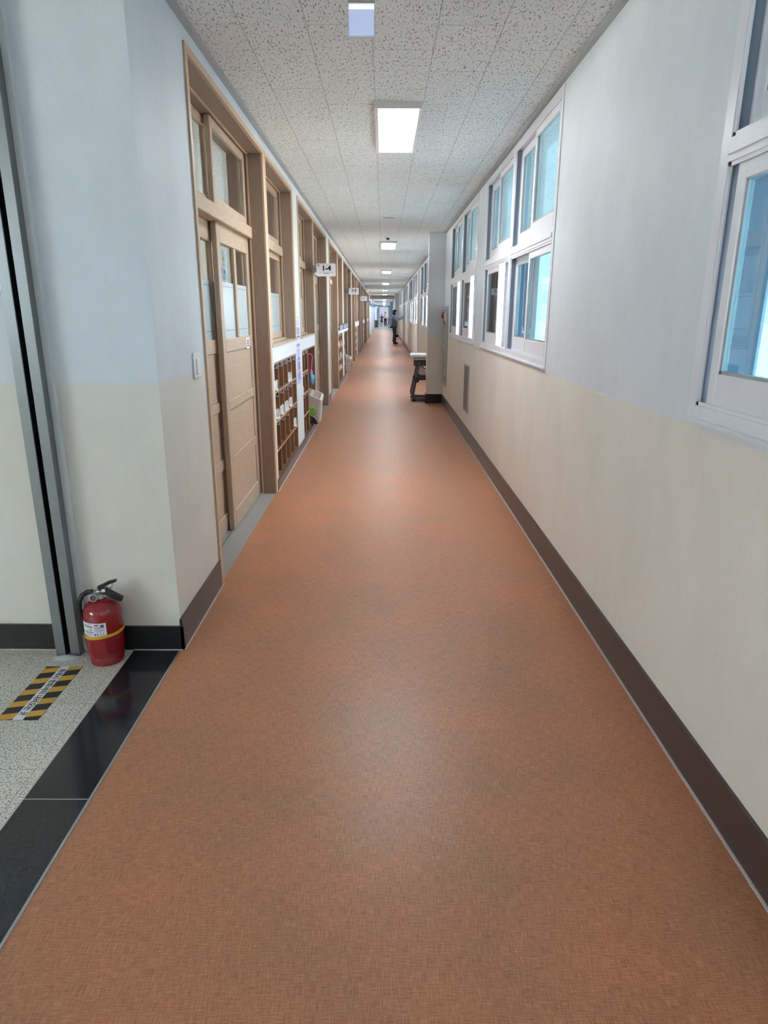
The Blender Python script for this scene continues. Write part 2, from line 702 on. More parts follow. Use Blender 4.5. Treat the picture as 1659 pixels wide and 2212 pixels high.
def put_text(mb, txt, size, org, ux, uy, mat, sx=1.0, bold=0.0):
    vs, fs = text_geo(txt, size)
    org, ux, uy = Vector(org), Vector(ux), Vector(uy)
    mb.add([org + ux * (a * sx) + uy * b2 for a, b2 in vs], fs, mat)
    if bold:
        nrm = ux.cross(uy).normalized() * 0.0002
        for k, (da, db) in enumerate(((bold, 0), (-bold, 0), (0, bold), (0, -bold))):
            mb.add([org + nrm * (k + 1) * 0.3 + ux * (a * sx + da) + uy * (b2 + db) for a, b2 in vs], fs, mat)


# ------------------------------------------------------------------ dimensions
XL, XR, HC = -0.906, 1.005, 2.72
PER = 8.25
NB = 5
D1, W1, W2, D2, GAP = 3.47, 5.55, 7.55, 9.13, 11.13     # first bay: door, window, window, door, plain wall
DW, WW = 2.0, 1.53
YB, YE = -8.0, 108.0
ZT = 2.62
RWIN = [-0.66 - 4.9, -0.66, 4.20, 7.62, 12.45, 15.87, 20.70, 24.12, 28.95, 32.37, 37.20, 40.62, 48.6, 52.0, 56.9, 60.3, 65.2, 68.6, 79.5, 83.0, 87.8, 91.2, 96.0, 99.4]  # the farthest windows, beyond the last pillar, are added to brighten the end
RW, RZ0, RZ1 = 2.85, 1.135, 2.69
LEND = 45.2

# ------------------------------------------------------------------ floors, ceiling, ground
mb = MB()
mb.box(-0.912, XR, YB, 66.0, -0.06, 0.0, 'linoleum')
struct(mb.build('floor'), 'orange brown linoleum floor running down the corridor', 'floor')
mb = MB()
mb.box(-0.912, XR, 66.0, YE, -0.06, 0.0, 'granite_grey')
struct(mb.build('floor_far'), 'grey floor at the far end of the corridor', 'floor')
mb = MB()
mb.box(-6.0, -1.12, -6.0, 2.72, -0.06, 0.0, 'terrazzo')
struct(mb.build('floor_lobby'), 'speckled grey terrazzo floor beside the corridor', 'floor')
mb = MB()
mb.box(-1.12, -0.918, -6.0, 1.739, -0.05, 0.001, 'granite_black')
mb.box(-1.12, -0.918, 1.742, 2.72, -0.05, 0.001, 'granite_black')
mb.box(-1.12, -0.918, 1.739, 1.742, -0.05, 0.0008, 'caulk')
struct(mb.build('trim_1'), 'polished black granite strip between terrazzo and orange floor', 'floor strip')
mb = MB()
mb.box(-0.918, -0.91, -6.0, 2.72, -0.05, 0.002, 'alu')
mb.box(-1.126, -1.12, -6.0, 2.72, -0.05, 0.0012, 'caulk')
struct(mb.build('trim_2'), 'thin metal edge along the orange floor', 'trim')
mb = MB()
mb.box(-7.2, -0.912, 2.72, YE, -0.06, -0.001, 'granite_grey')
struct(mb.build('floor_classroom'), 'classroom floor behind the doors', 'floor')
mb = MB()
mb.box(-7.4, XR + 0.3, YB - 0.3, YE + 0.3, HC, HC + 0.2, 'ceiling_tile')
struct(mb.build('ceiling'), 'white fissured ceiling tiles laid in staggered rows', 'ceiling')
mb = MB()
mb.box(-60, 80, -60, 170, -0.5, -0.3, 'concrete')
struct(mb.build('ground'), 'pale paved ground outside the windows', 'ground')
mb = MB()
mb.box(-0.99, XR, 49.4, 51.6, 2.50, HC, 'soffit')  # brown stands in for the dimness of the unlit beam
struct(mb.build('beam'), 'brown beam, its unlit dimness put into the colour, across the corridor past the last classroom', 'beam')

# ------------------------------------------------------------------ right wall
mb = MB()
xo = XR + 0.2
mb.box(XR, xo, YB, YE, -0.06, RZ0, 'paint_right')
mb.box(XR, xo, YB, YE, RZ1, HC, 'paint_right')
prev = YB
for y in sorted(RWIN):
    mb.box(XR, xo, prev, y, RZ0, RZ1, 'paint_right')
    prev = y + RW
mb.box(XR, xo, prev, YE, RZ0, RZ1, 'paint_right')
for (y0, y1) in ((11.44, 11.66), (45.4, 46.0), (76.0, 77.0)):
    mb.box(0.735, XR + 0.01, y0, y1, 0, HC, 'paint_right')
struct(mb.build('wall_right'), 'window side wall painted white above and cream below', 'wall')
mb = MB()
segs = [(YB, 11.44), (11.66, 45.4), (46.0, 76), (77, YE)]
for a, c in segs:
    mb.box(XR - 0.012, XR, a, c, 0, 0.155, 'base_brown')
for (y0, y1) in ((11.44, 11.66), (45.4, 46.0), (76.0, 77.0)):
    mb.box(0.723, XR, y0 - 0.012, y1 + 0.012, 0, 0.155, 'base_black')
struct(mb.build('baseboard_right'), 'dark brown baseboard under the windows', 'baseboard')
mb = MB()
mb.box(XR - 0.02, XR - 0.012, YB, 11.42, 0, 0.004, 'caulk')
mb.box(XR - 0.02, XR - 0.012, 11.7, 45.3, 0, 0.004, 'caulk')
struct(mb.build('trim_3'), 'pale sealant line along the right baseboard', 'trim')
mb = MB()
mb.box(XR - 0.03, XR, YB, 11.44, HC - 0.022, HC, 'cabinet_grey')
mb.box(XR - 0.03, XR, 11.66, 45.4, HC - 0.022, HC, 'cabinet_grey')
struct(mb.build('trim_4'), 'grey ceiling edge moulding above the windows', 'trim')
# paint joint and chipped edge on the pier beside the second window
mb = MB()
mb.box(XR - 0.0025, XR, 2.82, 3.16, 1.106, 1.116, 'paint_white')
struct(mb.build('trim_5'), 'chipped white plaster ridge on the cream paint line', 'trim')


# ------------------------------------------------------------------ right windows (white sliding windows)
WZ = RZ0
OPEN = [(0.05, 1.385), (1.465, 2.80)]
ZU = (1.95 - WZ, 2.645 - WZ)
ZLO = (1.185 - WZ, 1.885 - WZ)


def sash(parent, zz, pane_mat, sw=0.69):
    """a sash with its own pane, origin at its low near corner"""
    h = zz[1] - zz[0]
    f = MB()
    st, bt, tp, d = 0.048, 0.10, 0.055, 0.03
    f.bbox(0, d, 0, st, 0, h, 'pvc', 0.003)
    f.bbox(0, d, sw - st, sw, 0, h, 'pvc', 0.003)
    f.bbox(0, d, st, sw - st, 0, bt, 'pvc', 0.003)
    f.bbox(0, d, st, sw - st, h - tp, h, 'pvc', 0.003)
    # glazing bead
    for (a, b2, c, e) in ((st, st + 0.01, bt, h - tp), (sw - st - 0.01, sw - st, bt, h - tp)):
        f.box(0.006, 0.024, a, b2, c, e, 'cabinet_grey')
    f.box(0.006, 0.024, st, sw - st, bt, bt + 0.01, 'cabinet_grey')
    o = f.build('sash', parent)
    p = MB()
    p.box(0.013, 0.017, st, sw - st, bt, h - tp, pane_mat)
    p.build('pane', o)
    return o


def make_frame(parent):
    f = MB()
    d = 0.17
    f.box(-0.006, d, 0, 0.05, 0, RZ1 - WZ, 'pvc')
    f.box(-0.006, d, RW - 0.05, RW, 0, RZ1 - WZ, 'pvc')
    f.box(-0.006, d, 1.385, 1.465, 0, RZ1 - WZ, 'pvc')
    for (a, b2) in OPEN:
        f.box(-0.006, d, a, b2, 0, ZLO[0], 'pvc')
        f.box(-0.006, d, a, b2, ZLO[1], ZU[0], 'pvc')
        f.box(-0.012, 0.0, a, b2, ZLO[1] + 0.02, ZLO[1] + 0.045, 'pvc')
        f.box(-0.006, d, a, b2, ZU[1], RZ1 - WZ, 'pvc')
        for (z0, z1) in (ZU, ZLO):
            for x in (-0.002, 0.037, 0.074):
                f.box(x, x + 0.006, a, a + 0.014, z0, z1, 'pvc')
                f.box(x, x + 0.006, b2 - 0.014, b2, z0, z1, 'pvc')
                f.box(x, x + 0.006, a, b2, z0, z0 + 0.012, 'pvc')
                f.box(x, x + 0.006, a, b2, z1 - 0.012, z1, 'pvc')
            f.box(0.006, 0.036, b2 - 0.006, b2, z0, z1, 'pvc_shade')  # track channels coloured dark for the shade inside them
            f.box(0.043, 0.073, b2 - 0.006, b2, z0, z1, 'pvc_shade')
            f.box(0.08, 0.16, b2 - 0.006, b2, z0, z1, 'pvc_shade')
    f.box(-0.018, 0.0, 0, RW, 0.0, 0.012, 'paint_white')
    return f.build('window_frame', parent)


TX = {'A': 0.006, 'B': 0.043}
SW = 0.69


def place_sash(o, half, track, far, zz):
    a, b2 = OPEN[half]
    o.location = (TX[track], (b2 - SW - 0.008) if far else (a + 0.008), zz[0] + 0.004)


g = MB()
g.box(0.016, 0.042, 0.262, 0.275, ZLO[0], ZLO[1], 'dark_plastic')
g.box(0.03, 0.04, 0.0, 0.262, ZLO[0], ZLO[0] + 0.012, 'dark_plastic')
screen_bar = g.build('screen_edge')
frame_proto = None
for i, y in enumerate(RWIN):
    root = empty('window_%d' % (i + 1), (XR, y, WZ))
    struct(root, 'white double sliding window in the right wall', 'window')
    if frame_proto is None:
        fr = frame_proto = make_frame(root)
        up_proto = sash(root, (0, ZU[1] - ZU[0] - 0.008), 'glass_frost')
        lo_proto = sash(root, (0, ZLO[1] - ZLO[0] - 0.008), 'glass_blue')
        ups = [up_proto] + [copy_tree(up_proto, root) for _ in range(3)]
        los = [lo_proto] + [copy_tree(lo_proto, root) for _ in range(3)]
    else:
        fr = frame_proto.copy()
        COL.objects.link(fr)
        fr.parent = root
        ups = [copy_tree(up_proto, root) for _ in range(4)]
        los = [copy_tree(lo_proto, root) for _ in range(4)]
    mode = {0: 'CC', 1: 'CR', 2: 'CO', 3: 'OO', 9: 'CC', 8: 'CO'}.get(i, 'OO')
    for h in (0, 1):
        place_sash(ups[2 * h], h, 'A', False, ZU)
        place_sash(ups[2 * h + 1], h, 'B', True, ZU)
        k = mode[h]
        place_sash(los[2 * h], h, 'A', k in 'OR', ZLO)
        if k == 'R':
            los[2 * h].location.y -= 0.036
        if k == 'O':
            los[2 * h].location.y -= 0.13
            bar = screen_bar if screen_bar.parent is None else copy_tree(screen_bar)
            bar.parent = root
            bar.location = (0, OPEN[h][0], 0)
        place_sash(los[2 * h + 1], h, 'B', k != 'R', ZLO)
        if k == 'R':
            g = MB()
            g.box(0.045, 0.08, OPEN[h][1] - 0.06, OPEN[h][1] - 0.001, ZLO[0], ZLO[1], 'pvc_shade')  # added dark strip stands in for the shaded gap beside the sash
            g.build('gap_shade_strip', root)

# ------------------------------------------------------------------ left wall
mb = MB()
xi = -1.16
mb.box(-1.3, XL, 2.74, D1, 0, HC, 'paint_left')
for k in range(NB):
    o = PER * k
    mb.box(xi, XL, D1 + o, GAP + o, ZT, HC, 'paint_left')
    mb.box(xi, XL, W1 + o + WW, W2 + o, 1.2, ZT, 'paint_white')
    mb.box(xi, XL, W1 - 0.07 + o, D2 + o, 1.066, 1.195, 'paint_white')
    mb.box(xi, XL, D1 + DW + 0.07 + o, 5.64 + o, 0, 1.066, 'paint_white')
    mb.box(xi, XL, 7.09 + o, 7.63 + o, 0, 1.066, 'paint_white')
    mb.box(xi, XL, 9.09 + o, D2 + o, 0, 1.066, 'paint_white')
    mb.box(xi, XL, 5.64 + o, 7.09 + o, 0, 0.078, 'paint_white')
    mb.box(xi, XL, 7.63 + o, 9.09 + o, 0, 0.078, 'paint_white')
    y1 = D1 + PER * (k + 1) if k < NB - 1 else LEND
    mb.box(-1.3, XL, GAP + o, y1, 0, HC, 'paint_white' if k < NB - 1 else 'paint_left')
struct(mb.build('wall_left'), 'classroom side wall of white piers between wooden doors and windows', 'wall')
mb = MB()
mb.box(-1.6, -0.906, LEND, 47.0, 0, HC, 'paint_left')
mb.box(-1.2, -1.0, 47.0, YE, 0, HC, 'paint_blue')
mb.box(-1.0, -0.93, 60, 61, 0, HC, 'paint_left')
struct(mb.build('wall_left_far'), 'bluish left wall beyond the classrooms', 'wall')
mb = MB()
mb.box(-6.1, -1.3, 2.72, 2.9, 0, HC, 'paint_left')
mb.box(-1.3, XL, 2.72, 2.74, 0, HC, 'paint_left')
struct(mb.build('wall_lobby'), 'pale lobby wall and pillar face behind the fire extinguisher', 'wall')
mb = MB()
mb.box(-6.1, -6.0, -6.0, 2.72, 0, 1.5, 'paint_left')
mb.box(-6.1, -6.0, -6.0, 2.72, 2.4, HC, 'paint_left')
mb.box(-6.1, -6.0, -6.0, -4.0, 1.5, 2.4, 'paint_left')
mb.box(-6.1, -6.0, -0.6, 2.72, 1.5, 2.4, 'paint_left')  # opening in this unseen wall is shaped for the daylight it lets in
mb.box(-6.1, -0.9, -6.1, -6.0, 0, HC, 'paint_left')
mb.box(-1.0, -0.906, YB, -6.0, 0, HC, 'paint_left')
struct(mb.build('wall_lobby_back'), 'lobby walls out of view', 'wall')
mb = MB()
mb.box(-1.2, xo, YB - 0.1, YB, 0, HC, 'paint_left')
struct(mb.build('wall_back'), 'wall behind the camera', 'wall')
mb = MB()
mb.box(-1.2, -0.62, YE, YE + 0.1, 0, HC, 'paint_pale')
mb.box(0.78, xo, YE, YE + 0.1, 0, HC, 'paint_pale')
mb.box(-0.62, 0.78, YE, YE + 0.1, 2.5, HC, 'paint_pale')
struct(mb.build('wall_front'), 'blue grey end wall of the corridor', 'wall')
# classroom shells
mb = MB()
mb.box(-7.2, -7.1, 2.9, LEND, 0, 0.9, 'paint_room')
mb.box(-7.2, -7.1, 2.9, LEND, 2.4, HC, 'paint_room')
for k in range(NB + 1):
    y = 2.9 if k == 0 else GAP + PER * (k - 1) + 0.15
    mb.box(-7.1, -1.28, y, y + 0.15, 0, HC, 'paint_room')
    for j in range(3):
        yy = y + j * 2.75
        if yy < LEND - 1:
            mb.box(-7.2, -7.1, yy, yy + 1.0, 0.9, 2.4, 'paint_room')
struct(mb.build('wall_classroom'), 'plain classroom walls seen through the door glass', 'wall')
mb = MB()
mb.box(XL, XL + 0.03, 2.72, LEND, HC - 0.022, HC, 'cabinet_grey')
struct(mb.build('trim_6'), 'grey ceiling edge moulding above the classroom doors', 'trim')
mb = MB()
mb.box(XL, XL + 0.012, 2.708, D1 - 0.02, 0, 0.15, 'base_brown')
for k in range(NB):
    o = PER * k
    mb.box(XL, XL + 0.012, D1 + DW + 0.07 + o, D2 + o - 0.0, 0, 0.085, 'base_brown')
    mb.box(XL, XL + 0.012, GAP + o + 0.03, (D1 + PER * (k + 1) - 0.03) if k < NB - 1 else 47.0, 0, 0.15, 'base_brown')
struct(mb.build('baseboard_left'), 'dark brown baseboard on the classroom side', 'baseboard')
mb = MB()
mb.box(-1.345, XL + 0.012, 2.708, 2.72, 0, 0.115, 'base_black')
mb.box(-6.0, -1.44, 2.708, 2.72, 0, 0.123, 'base_black')
struct(mb.build('baseboard_lobby'), 'black polished baseboard on the pillar and lobby wall', 'baseboard')
mb = MB()
for k in range(NB):
    o = PER * k
    mb.box(XL + 0.012, XL + 0.02, D1 + DW + 0.05 + o, D2 + o, 0, 0.004, 'caulk')
mb.box(-1.9, -1.45, 2.702, 2.708, 0, 0.004, 'caulk')
mb.box(-1.12, -0.9, 2.702, 2.708, 0, 0.004, 'caulk')
mb.box(XL + 0.012, XL + 0.018, 2.708, D1, 0, 0.004, 'caulk')
struct(mb.build('trim_7'), 'pale sealant line along the left baseboards', 'trim')
mb = MB()
mb.box(-1.342, -1.318, 2.694, 2.72, 0, HC, 'paint_white')
struct(mb.build('trim_8'), 'white plaster strip beside the steel shutter rail', 'trim')


# ------------------------------------------------------------------ wooden doors and windows of the classrooms
XF = -1.03      # face of the front leaves
XBK = -1.077


def leaf_lower(parent, w, panes, handle):
    """door leaf, origin at low near corner, front face at x=0, thickness towards -x"""
    H, d = 1.99, 0.036
    f = MB()
    st = 0.085
    f.bbox(-d, 0, 0, st, 0, H, 'oak_v', 0.004)
    f.bbox(-d, 0, w - st, w, 0, H, 'oak_v', 0.004)
    f.bbox(-d, 0, st, w - st, H - 0.115, H, 'oak_h', 0.004)
    for (z0, z1) in ((0, 0.122), (0.43, 0.50), (0.82, 0.885), (1.20, 1.285)):
        f.bbox(-d, 0, st, w - st, z0, z1, 'oak_h', 0.004)
    if panes == 2:
        f.bbox(-d, 0, w / 2 - 0.03, w / 2 + 0.03, 1.285, H - 0.115, 'oak_v', 0.004)
    o = f.build('door_leaf', parent)
    p = MB()
    for (z0, z1) in ((0.122, 0.43), (0.50, 0.82), (0.885, 1.20)):
        p.bbox(-0.028, -0.010, st - 0.002, w - st + 0.002, z0 - 0.002, z1 + 0.002, 'oak_h', 0.004)
    p.build('panel', o)
    spans = [(st, w - st)] if panes == 1 else [(st, w / 2 - 0.03), (w / 2 + 0.03, w - st)]
    for a, b2 in spans:
        g = MB()
        g.box(-0.022, -0.018, a, b2, 1.285, H - 0.115, 'glass_clear')
        g.build('pane', o)
        g = MB()
        g.box(-0.0175, -0.0165, a, b2, 1.285, 1.645, 'film')
        g.box(-0.0165, -0.0160, a + 0.02, b2 - 0.02, 1.335, 1.340, 'ink_slate')
        g.box(-0.0165, -0.0160, a + 0.02, b2 - 0.02, 1.615, 1.620, 'ink_slate')
        g.build('frosted_film', o)
    if handle:
        g = MB()
        g.bbox(0, 0.006, w - 0.066, w - 0.034, 0.93, 1.15, 'steel', 0.003)
        g.tube([(0.004, w - 0.05, 0.96), (0.035, w - 0.05, 0.97), (0.04, w - 0.05, 1.04), (0.035, w - 0.05, 1.11), (0.004, w - 0.05, 1.12)], 0.006, 'steel')
        g.build('handle', o)
    return o


def leaf_window(parent, w, z0, z1, film, name, ft=0.05, fb=0.06):
    d = 0.034
    h = z1 - z0
    f = MB()
    st = 0.055
    f.bbox(-d, 0, 0, st, 0, h, 'oak_v', 0.003)
    f.bbox(-d, 0, w - st, w, 0, h, 'oak_v', 0.003)
    f.bbox(-d, 0, st, w - st, h - ft, h, 'oak_h', 0.003)
    f.bbox(-d, 0, st, w - st, 0, fb, 'oak_h', 0.003)
    o = f.build(name, parent)
    g = MB()
    g.box(-0.02, -0.016, st, w - st, fb, h - ft, 'glass_clear')
    g.build('pane', o)
    if film:
        zt = 1.645 - z0
        g = MB()
        g.box(-0.0155, -0.0145, st, w - st, fb, zt, 'film')
        g.box(-0.0145, -0.0140, st + 0.02, w - st - 0.02, fb + 0.05, fb + 0.055, 'ink_slate')
        g.box(-0.0145, -0.0140, st + 0.02, w - st - 0.02, zt - 0.03, zt - 0.025, 'ink_slate')
        g.build('frosted_film', o)
    return o


def lining(parent, w, z0, name):
    """jamb boards, head, architrave edge and transom rail (local x measured from the wall face)"""
    f = MB()
    dp = XL - xi
    t = 0.035
    zh = ZT
    f.box(-dp, 0.0, 0, t, z0, zh, 'jamb')
    f.box(-dp, 0.0, w - t, w, z0, zh, 'jamb')
    f.box(-dp, 0.0, t, w - t, zh - t, zh, 'jamb')
    # light architrave edge
    f.box(0.0, 0.010, -0.012, t - 0.012, z0, zh + 0.012, 'wood_edge')
    f.box(0.0, 0.010, w - t + 0.012, w + 0.07 - 0.012, z0, zh + 0.012, 'wood_edge')
    f.box(0.0, 0.010, t - 0.012, w - t + 0.012, zh - t + 0.012, zh + 0.012, 'wood_edge')
    # stop bead on the jamb
    f.box(-0.108, -0.098, t, t + 0.008, z0, zh - t, 'wood_edge')
    f.box(-0.108, -0.098, w - t - 0.008, w - t, z0, zh - t, 'wood_edge')
    f.box(-0.108, -0.098, t, w - t, zh - t - 0.008, zh - t, 'wood_edge')
    o = f.build(name, parent)
    g = MB()
    g.bbox(-0.20, -0.09, t, w - t, 2.002, 2.085, 'oak_h', 0.004)
    g.build('transom_rail', parent)
    return o


def make_door():
    root = empty('door_1', (XL, D1, 0))
    lining(root, DW, 0.0, 'door_frame')
    fx, bx = XF - XL, XBK - XL
    lw = 1.02
    o = leaf_lower(root, lw, 2, True)
    o.location = (fx, DW - 0.037 - lw, 0.012)
    o = leaf_lower(root, lw, 1, False)
    o.location = (bx, 0.037, 0.012)
    zz = (2.087, ZT - 0.037)
    o = leaf_window(root, lw, zz[0], zz[1], False, 'transom_sash')
    o.location = (fx, DW - 0.037 - lw, zz[0])
    o = leaf_window(root, lw, zz[0], zz[1], False, 'transom_sash')
    o.location = (bx, 0.037, zz[0])
    g = MB()
    g.box(-0.108, 0.0, 0.0, DW, 0.0, 0.003, 'granite_grey')
    g.box(-0.25, -0.108, 0.0, DW, 0.0, 0.010, 'granite_grey')
    g.box(-0.142, -0.136, 0.037, DW - 0.037, 0.01, 0.016, 'steel')
    g.box(-0.19, -0.184, 0.037, DW - 0.037, 0.01, 0.016, 'steel')
    g.build('threshold', root)
    return root


def make_lwindow():
    root = empty('window_left', (XL, W1, 1.2))
    z0 = 1.2
    sub = MB()
    lin_ = lining(root, WW, 0.0, 'window_frame')
    return root


def make_left_window():
    root = empty('window_%d' % (len(RWIN) + 1), (XL, W1, 0))
    lining(root, WW, 1.215, 'window_frame')
    fx, bx = XF - XL, XBK - XL
    lw = 0.77
    for (z0, z1, film, nm) in ((1.232, 2.0, True, 'sash'), (2.087, ZT - 0.037, False, 'transom_sash')):
        o = leaf_window(root, lw, z0, z1, film, nm)
        o.location = (fx, WW - 0.037 - lw, z0)
        o = leaf_window(root, lw, z0, z1, film, nm)
        o.location = (bx, 0.037, z0)
    g = MB()
    g.bbox(-0.25, 0.014, -0.012, WW + 0.058, 1.196, 1.216, 'oak_h', 0.003)
    g.box(-0.25, -0.09, 0.035, WW - 0.035, 1.216, 1.231, 'oak_h')
    g.build('window_sill', root)
    return root


dproto = make_door()
wproto = make_left_window()
dn, wn = 1, len(RWIN) + 1
for k in range(NB):
    o = PER * k
    for y in (D1, D2):
        if k == 0 and y == D1:
            d = dproto
        else:
            d = copy_tree(dproto)
            dn += 1
            d.name = 'door_%d' % dn
        d.location = (XL, y + o, 0)
        struct(d, 'wooden double sliding classroom door with glass panes', 'door')
    for y in (W1, W2):
        if k == 0 and y == W1:
            d = wproto
        else:
            d = copy_tree(wproto)
            wn += 1
            d.name = 'window_%d' % wn
        d.location = (XL, y + o, 0)
        struct(d, 'wooden classroom window above the shoe shelves', 'window')

for ch in kids(dproto):
    for g2 in kids(ch):
        if g2.name.startswith('handle'):
            bpy.data.objects.remove(g2)

# end door of the corridor
root = empty('door_11', (0, YE, 0))
g = MB()
g.box(-0.62, 0.78, -0.03, -0.01, 0.0, 2.5, 'glass_white')
g.build('door_leaf', root)
g = MB()
g.box(-0.72, -0.62, -0.04, 0, 0.0, 2.55, 'plastic_white')  # white jamb stands in for the strip of light beside the door
g.box(0.78, 0.86, -0.04, 0, 0.0, 2.55, 'paint_blue')
g.build('door_frame', root)
struct(root, 'pale lavender door in the far end wall', 'door')

# ------------------------------------------------------------------ steel shutter rail
root = empty('shutter_rail', (-1.393, 2.69, 0))
g = MB()
g.box(-0.052, -0.012, -0.04, 0.03, 0, HC, 'steel')
g.box(0.012, 0.052, -0.04, 0.03, 0, HC, 'steel')
g.box(-0.012, 0.012, 0.0, 0.03, 0, HC, 'steel_dark')
g.box(-0.012, -0.009, -0.04, 0.0, 0, HC, 'steel_dark')
g.build('guide_channel', root)
g = MB()
for z in (0.05, 0.085, 1.3):
    g = MB()
    g.lathe([(0.0, -0.004), (0.004, -0.003), (0.004, 0.0)], 'steel', (0.0, 0.0, z), 10, 'y')
    g.build('screw', root)
g = MB()
ring = []
for i in range(26):
    t = 2 * math.pi * i / 26
    r = 1 + random.uniform(-0.22, 0.22)
    ring.append((0.062 * r * math.cos(t) + 0.0, -0.058 + 0.028 * r * math.sin(t), 0.0015))
vs = ring + [(p[0] * 0.6, (p[1] + 0.058) * 0.6 - 0.052, 0.006) for p in ring]
fs = [(i, (i + 1) % 26, 26 + (i + 1) % 26, 26 + i) for i in range(26)] + [tuple(range(26, 52))]
g.add(vs, fs, 'mortar', True)
g.build('mortar_smear', root)['label'] = 'white mortar smeared at the foot of the rail'
tag(root, 'stainless steel fire shutter guide rail standing against the lobby wall', 'shutter rail', kind='thing')

# ------------------------------------------------------------------ switch plate on pillar
root = empty('wall_plate', (XL, 3.29, 1.22))
g = MB()
g.bbox(0, 0.008, -0.058, 0.058, -0.06, 0.06, 'plastic_white', 0.003)
g.build('cover', root)
g = MB()
g.bbox(0.008, 0.013, -0.022, 0.022, -0.045, 0.03, 'plastic_white', 0.002)
g.lathe([(0.003, 0.008), (0.003, 0.0095)], 'dark_plastic', (0, 0.02, 0.0), 8, 'x')
g.build('rocker', root)
tag(root, 'white wall plate on the pillar beside the nearest classroom door', 'switch')

# ------------------------------------------------------------------ ceiling lamps
ORD = ['nearest', 'second', 'third', 'fourth', 'fifth', 'sixth', 'seventh', 'eighth', 'ninth', 'tenth', 'eleventh', 'twelfth', 'thirteenth', 'fourteenth']
LY = [-2.97 + 8.24 * k for k in range(0, 14)]
proto = None
for i, y in enumerate(LY):
    if proto is None:
        root = proto = empty('ceiling_lamp', (0.092, y, HC))
        g = MB()
        w, l, h = 0.15, 0.61, 0.036
        g.bbox(-w, w, -l, -l + 0.03, -h, 0, 'plastic_white', 0.004)
        g.bbox(-w, w, l - 0.03, l, -h, 0, 'plastic_white', 0.004)
        g.bbox(-w, -w + 0.024, -l + 0.03, l - 0.03, -h, 0, 'plastic_white', 0.004)
        g.bbox(w - 0.024, w, -l + 0.03, l - 0.03, -h, 0, 'plastic_white', 0.004)
        g.box(-w, w, -l, l, -0.01, 0, 'plastic_white')
        g.build('housing', root)
        g = MB()
        g.box(-w + 0.024, w - 0.024, -l + 0.03, l - 0.03, -h + 0.004, -h + 0.012, 'diffuser')
        g.build('diffuser', root)
        for sx in (-1, 1):
            for sy in (-1, 1):
                g = MB()
                g.bbox(sx * (w - 0.03), sx * (w - 0.014), sy * 0.46 - 0.008, sy * 0.46 + 0.008, -h - 0.003, -h + 0.002, 'plastic_white', 0.002)
                g.build('clip', root)
    else:
        root = copy_tree(proto)
        root.location = (0.092, y, HC)
    if y < 0:
        lab = 'flat ceiling lamp behind the camera'
    elif y < 9:
        lab = 'large bright rectangular ceiling lamp, nearest of the row'
    else:
        lab = '%s bright ceiling lamp counted from the nearest in the row' % ORD[i - 1]
    tag(root, lab, 'lamp', 'ceiling lamps down the corridor')

# glowing sign panel hanging from the ceiling
root = empty('exit_light', (-0.088, 3.0, HC))
g = MB()
g.bbox(-0.052, 0.052, -0.02, 0.02, -0.125, -0.108, 'alu', 0.003)
g.box(-0.03, -0.026, -0.004, 0.004, -0.108, 0, 'alu')
g.box(0.026, 0.03, -0.004, 0.004, -0.108, 0, 'alu')
g.bbox(-0.08, 0.08, -0.03, 0.03, -0.008, 0, 'plastic_white', 0.003)
g.bbox(-0.052, -0.048, -0.006, 0.006, -0.23, -0.125, 'lavender', 0.001)
g.bbox(0.048, 0.052, -0.006, 0.006, -0.23, -0.125, 'lavender', 0.001)
g.bbox(-0.052, 0.052, -0.006, 0.006, -0.234, -0.228, 'lavender', 0.001)
g.build('bracket', root)
g = MB()
g.box(-0.048, 0.048, -0.004, 0.004, -0.228, -0.140, 'sign_glow')
g.box(-0.048, 0.048, -0.004, 0.004, -0.140, -0.125, 'sign_glow_edge')
g.build('panel', root)
tag(root, 'small glowing bluish sign panel hanging from the ceiling at the top', 'sign light')

# speaker grille and smoke detector
root = empty('ceiling_speaker', (0.07, 9.8, HC))
g = MB()
g.lathe([(0.118, 0.0), (0.118, -0.008), (0.112, -0.012), (0.1, -0.012), (0.096, -0.006)], 'plastic_white', n=40, cap=False)
g.build('ring', root)
g = MB()
g.lathe([(0.0, -0.007), (0.05, -0.008), (0.097, -0.006)], 'cabinet_grey', n=40, cap=False)
g.build('grille', root)
tag(root, 'round white ceiling speaker past the nearest lamp', 'speaker')
root = empty('smoke_detector', (0.072, 12.2, HC))
g = MB()
g.lathe([(0.055, 0), (0.055, -0.012), (0.045, -0.018)], 'plastic_white', n=28)
g.build('base', root)
g = MB()
g.lathe([(0.03, -0.018), (0.027, -0.042), (0.02, -0.05), (0.0, -0.052)], 'dark_plastic', n=24, cap=False)
g.build('sensor', root)
tag(root, 'small smoke detector just before the second ceiling lamp', 'smoke detector')

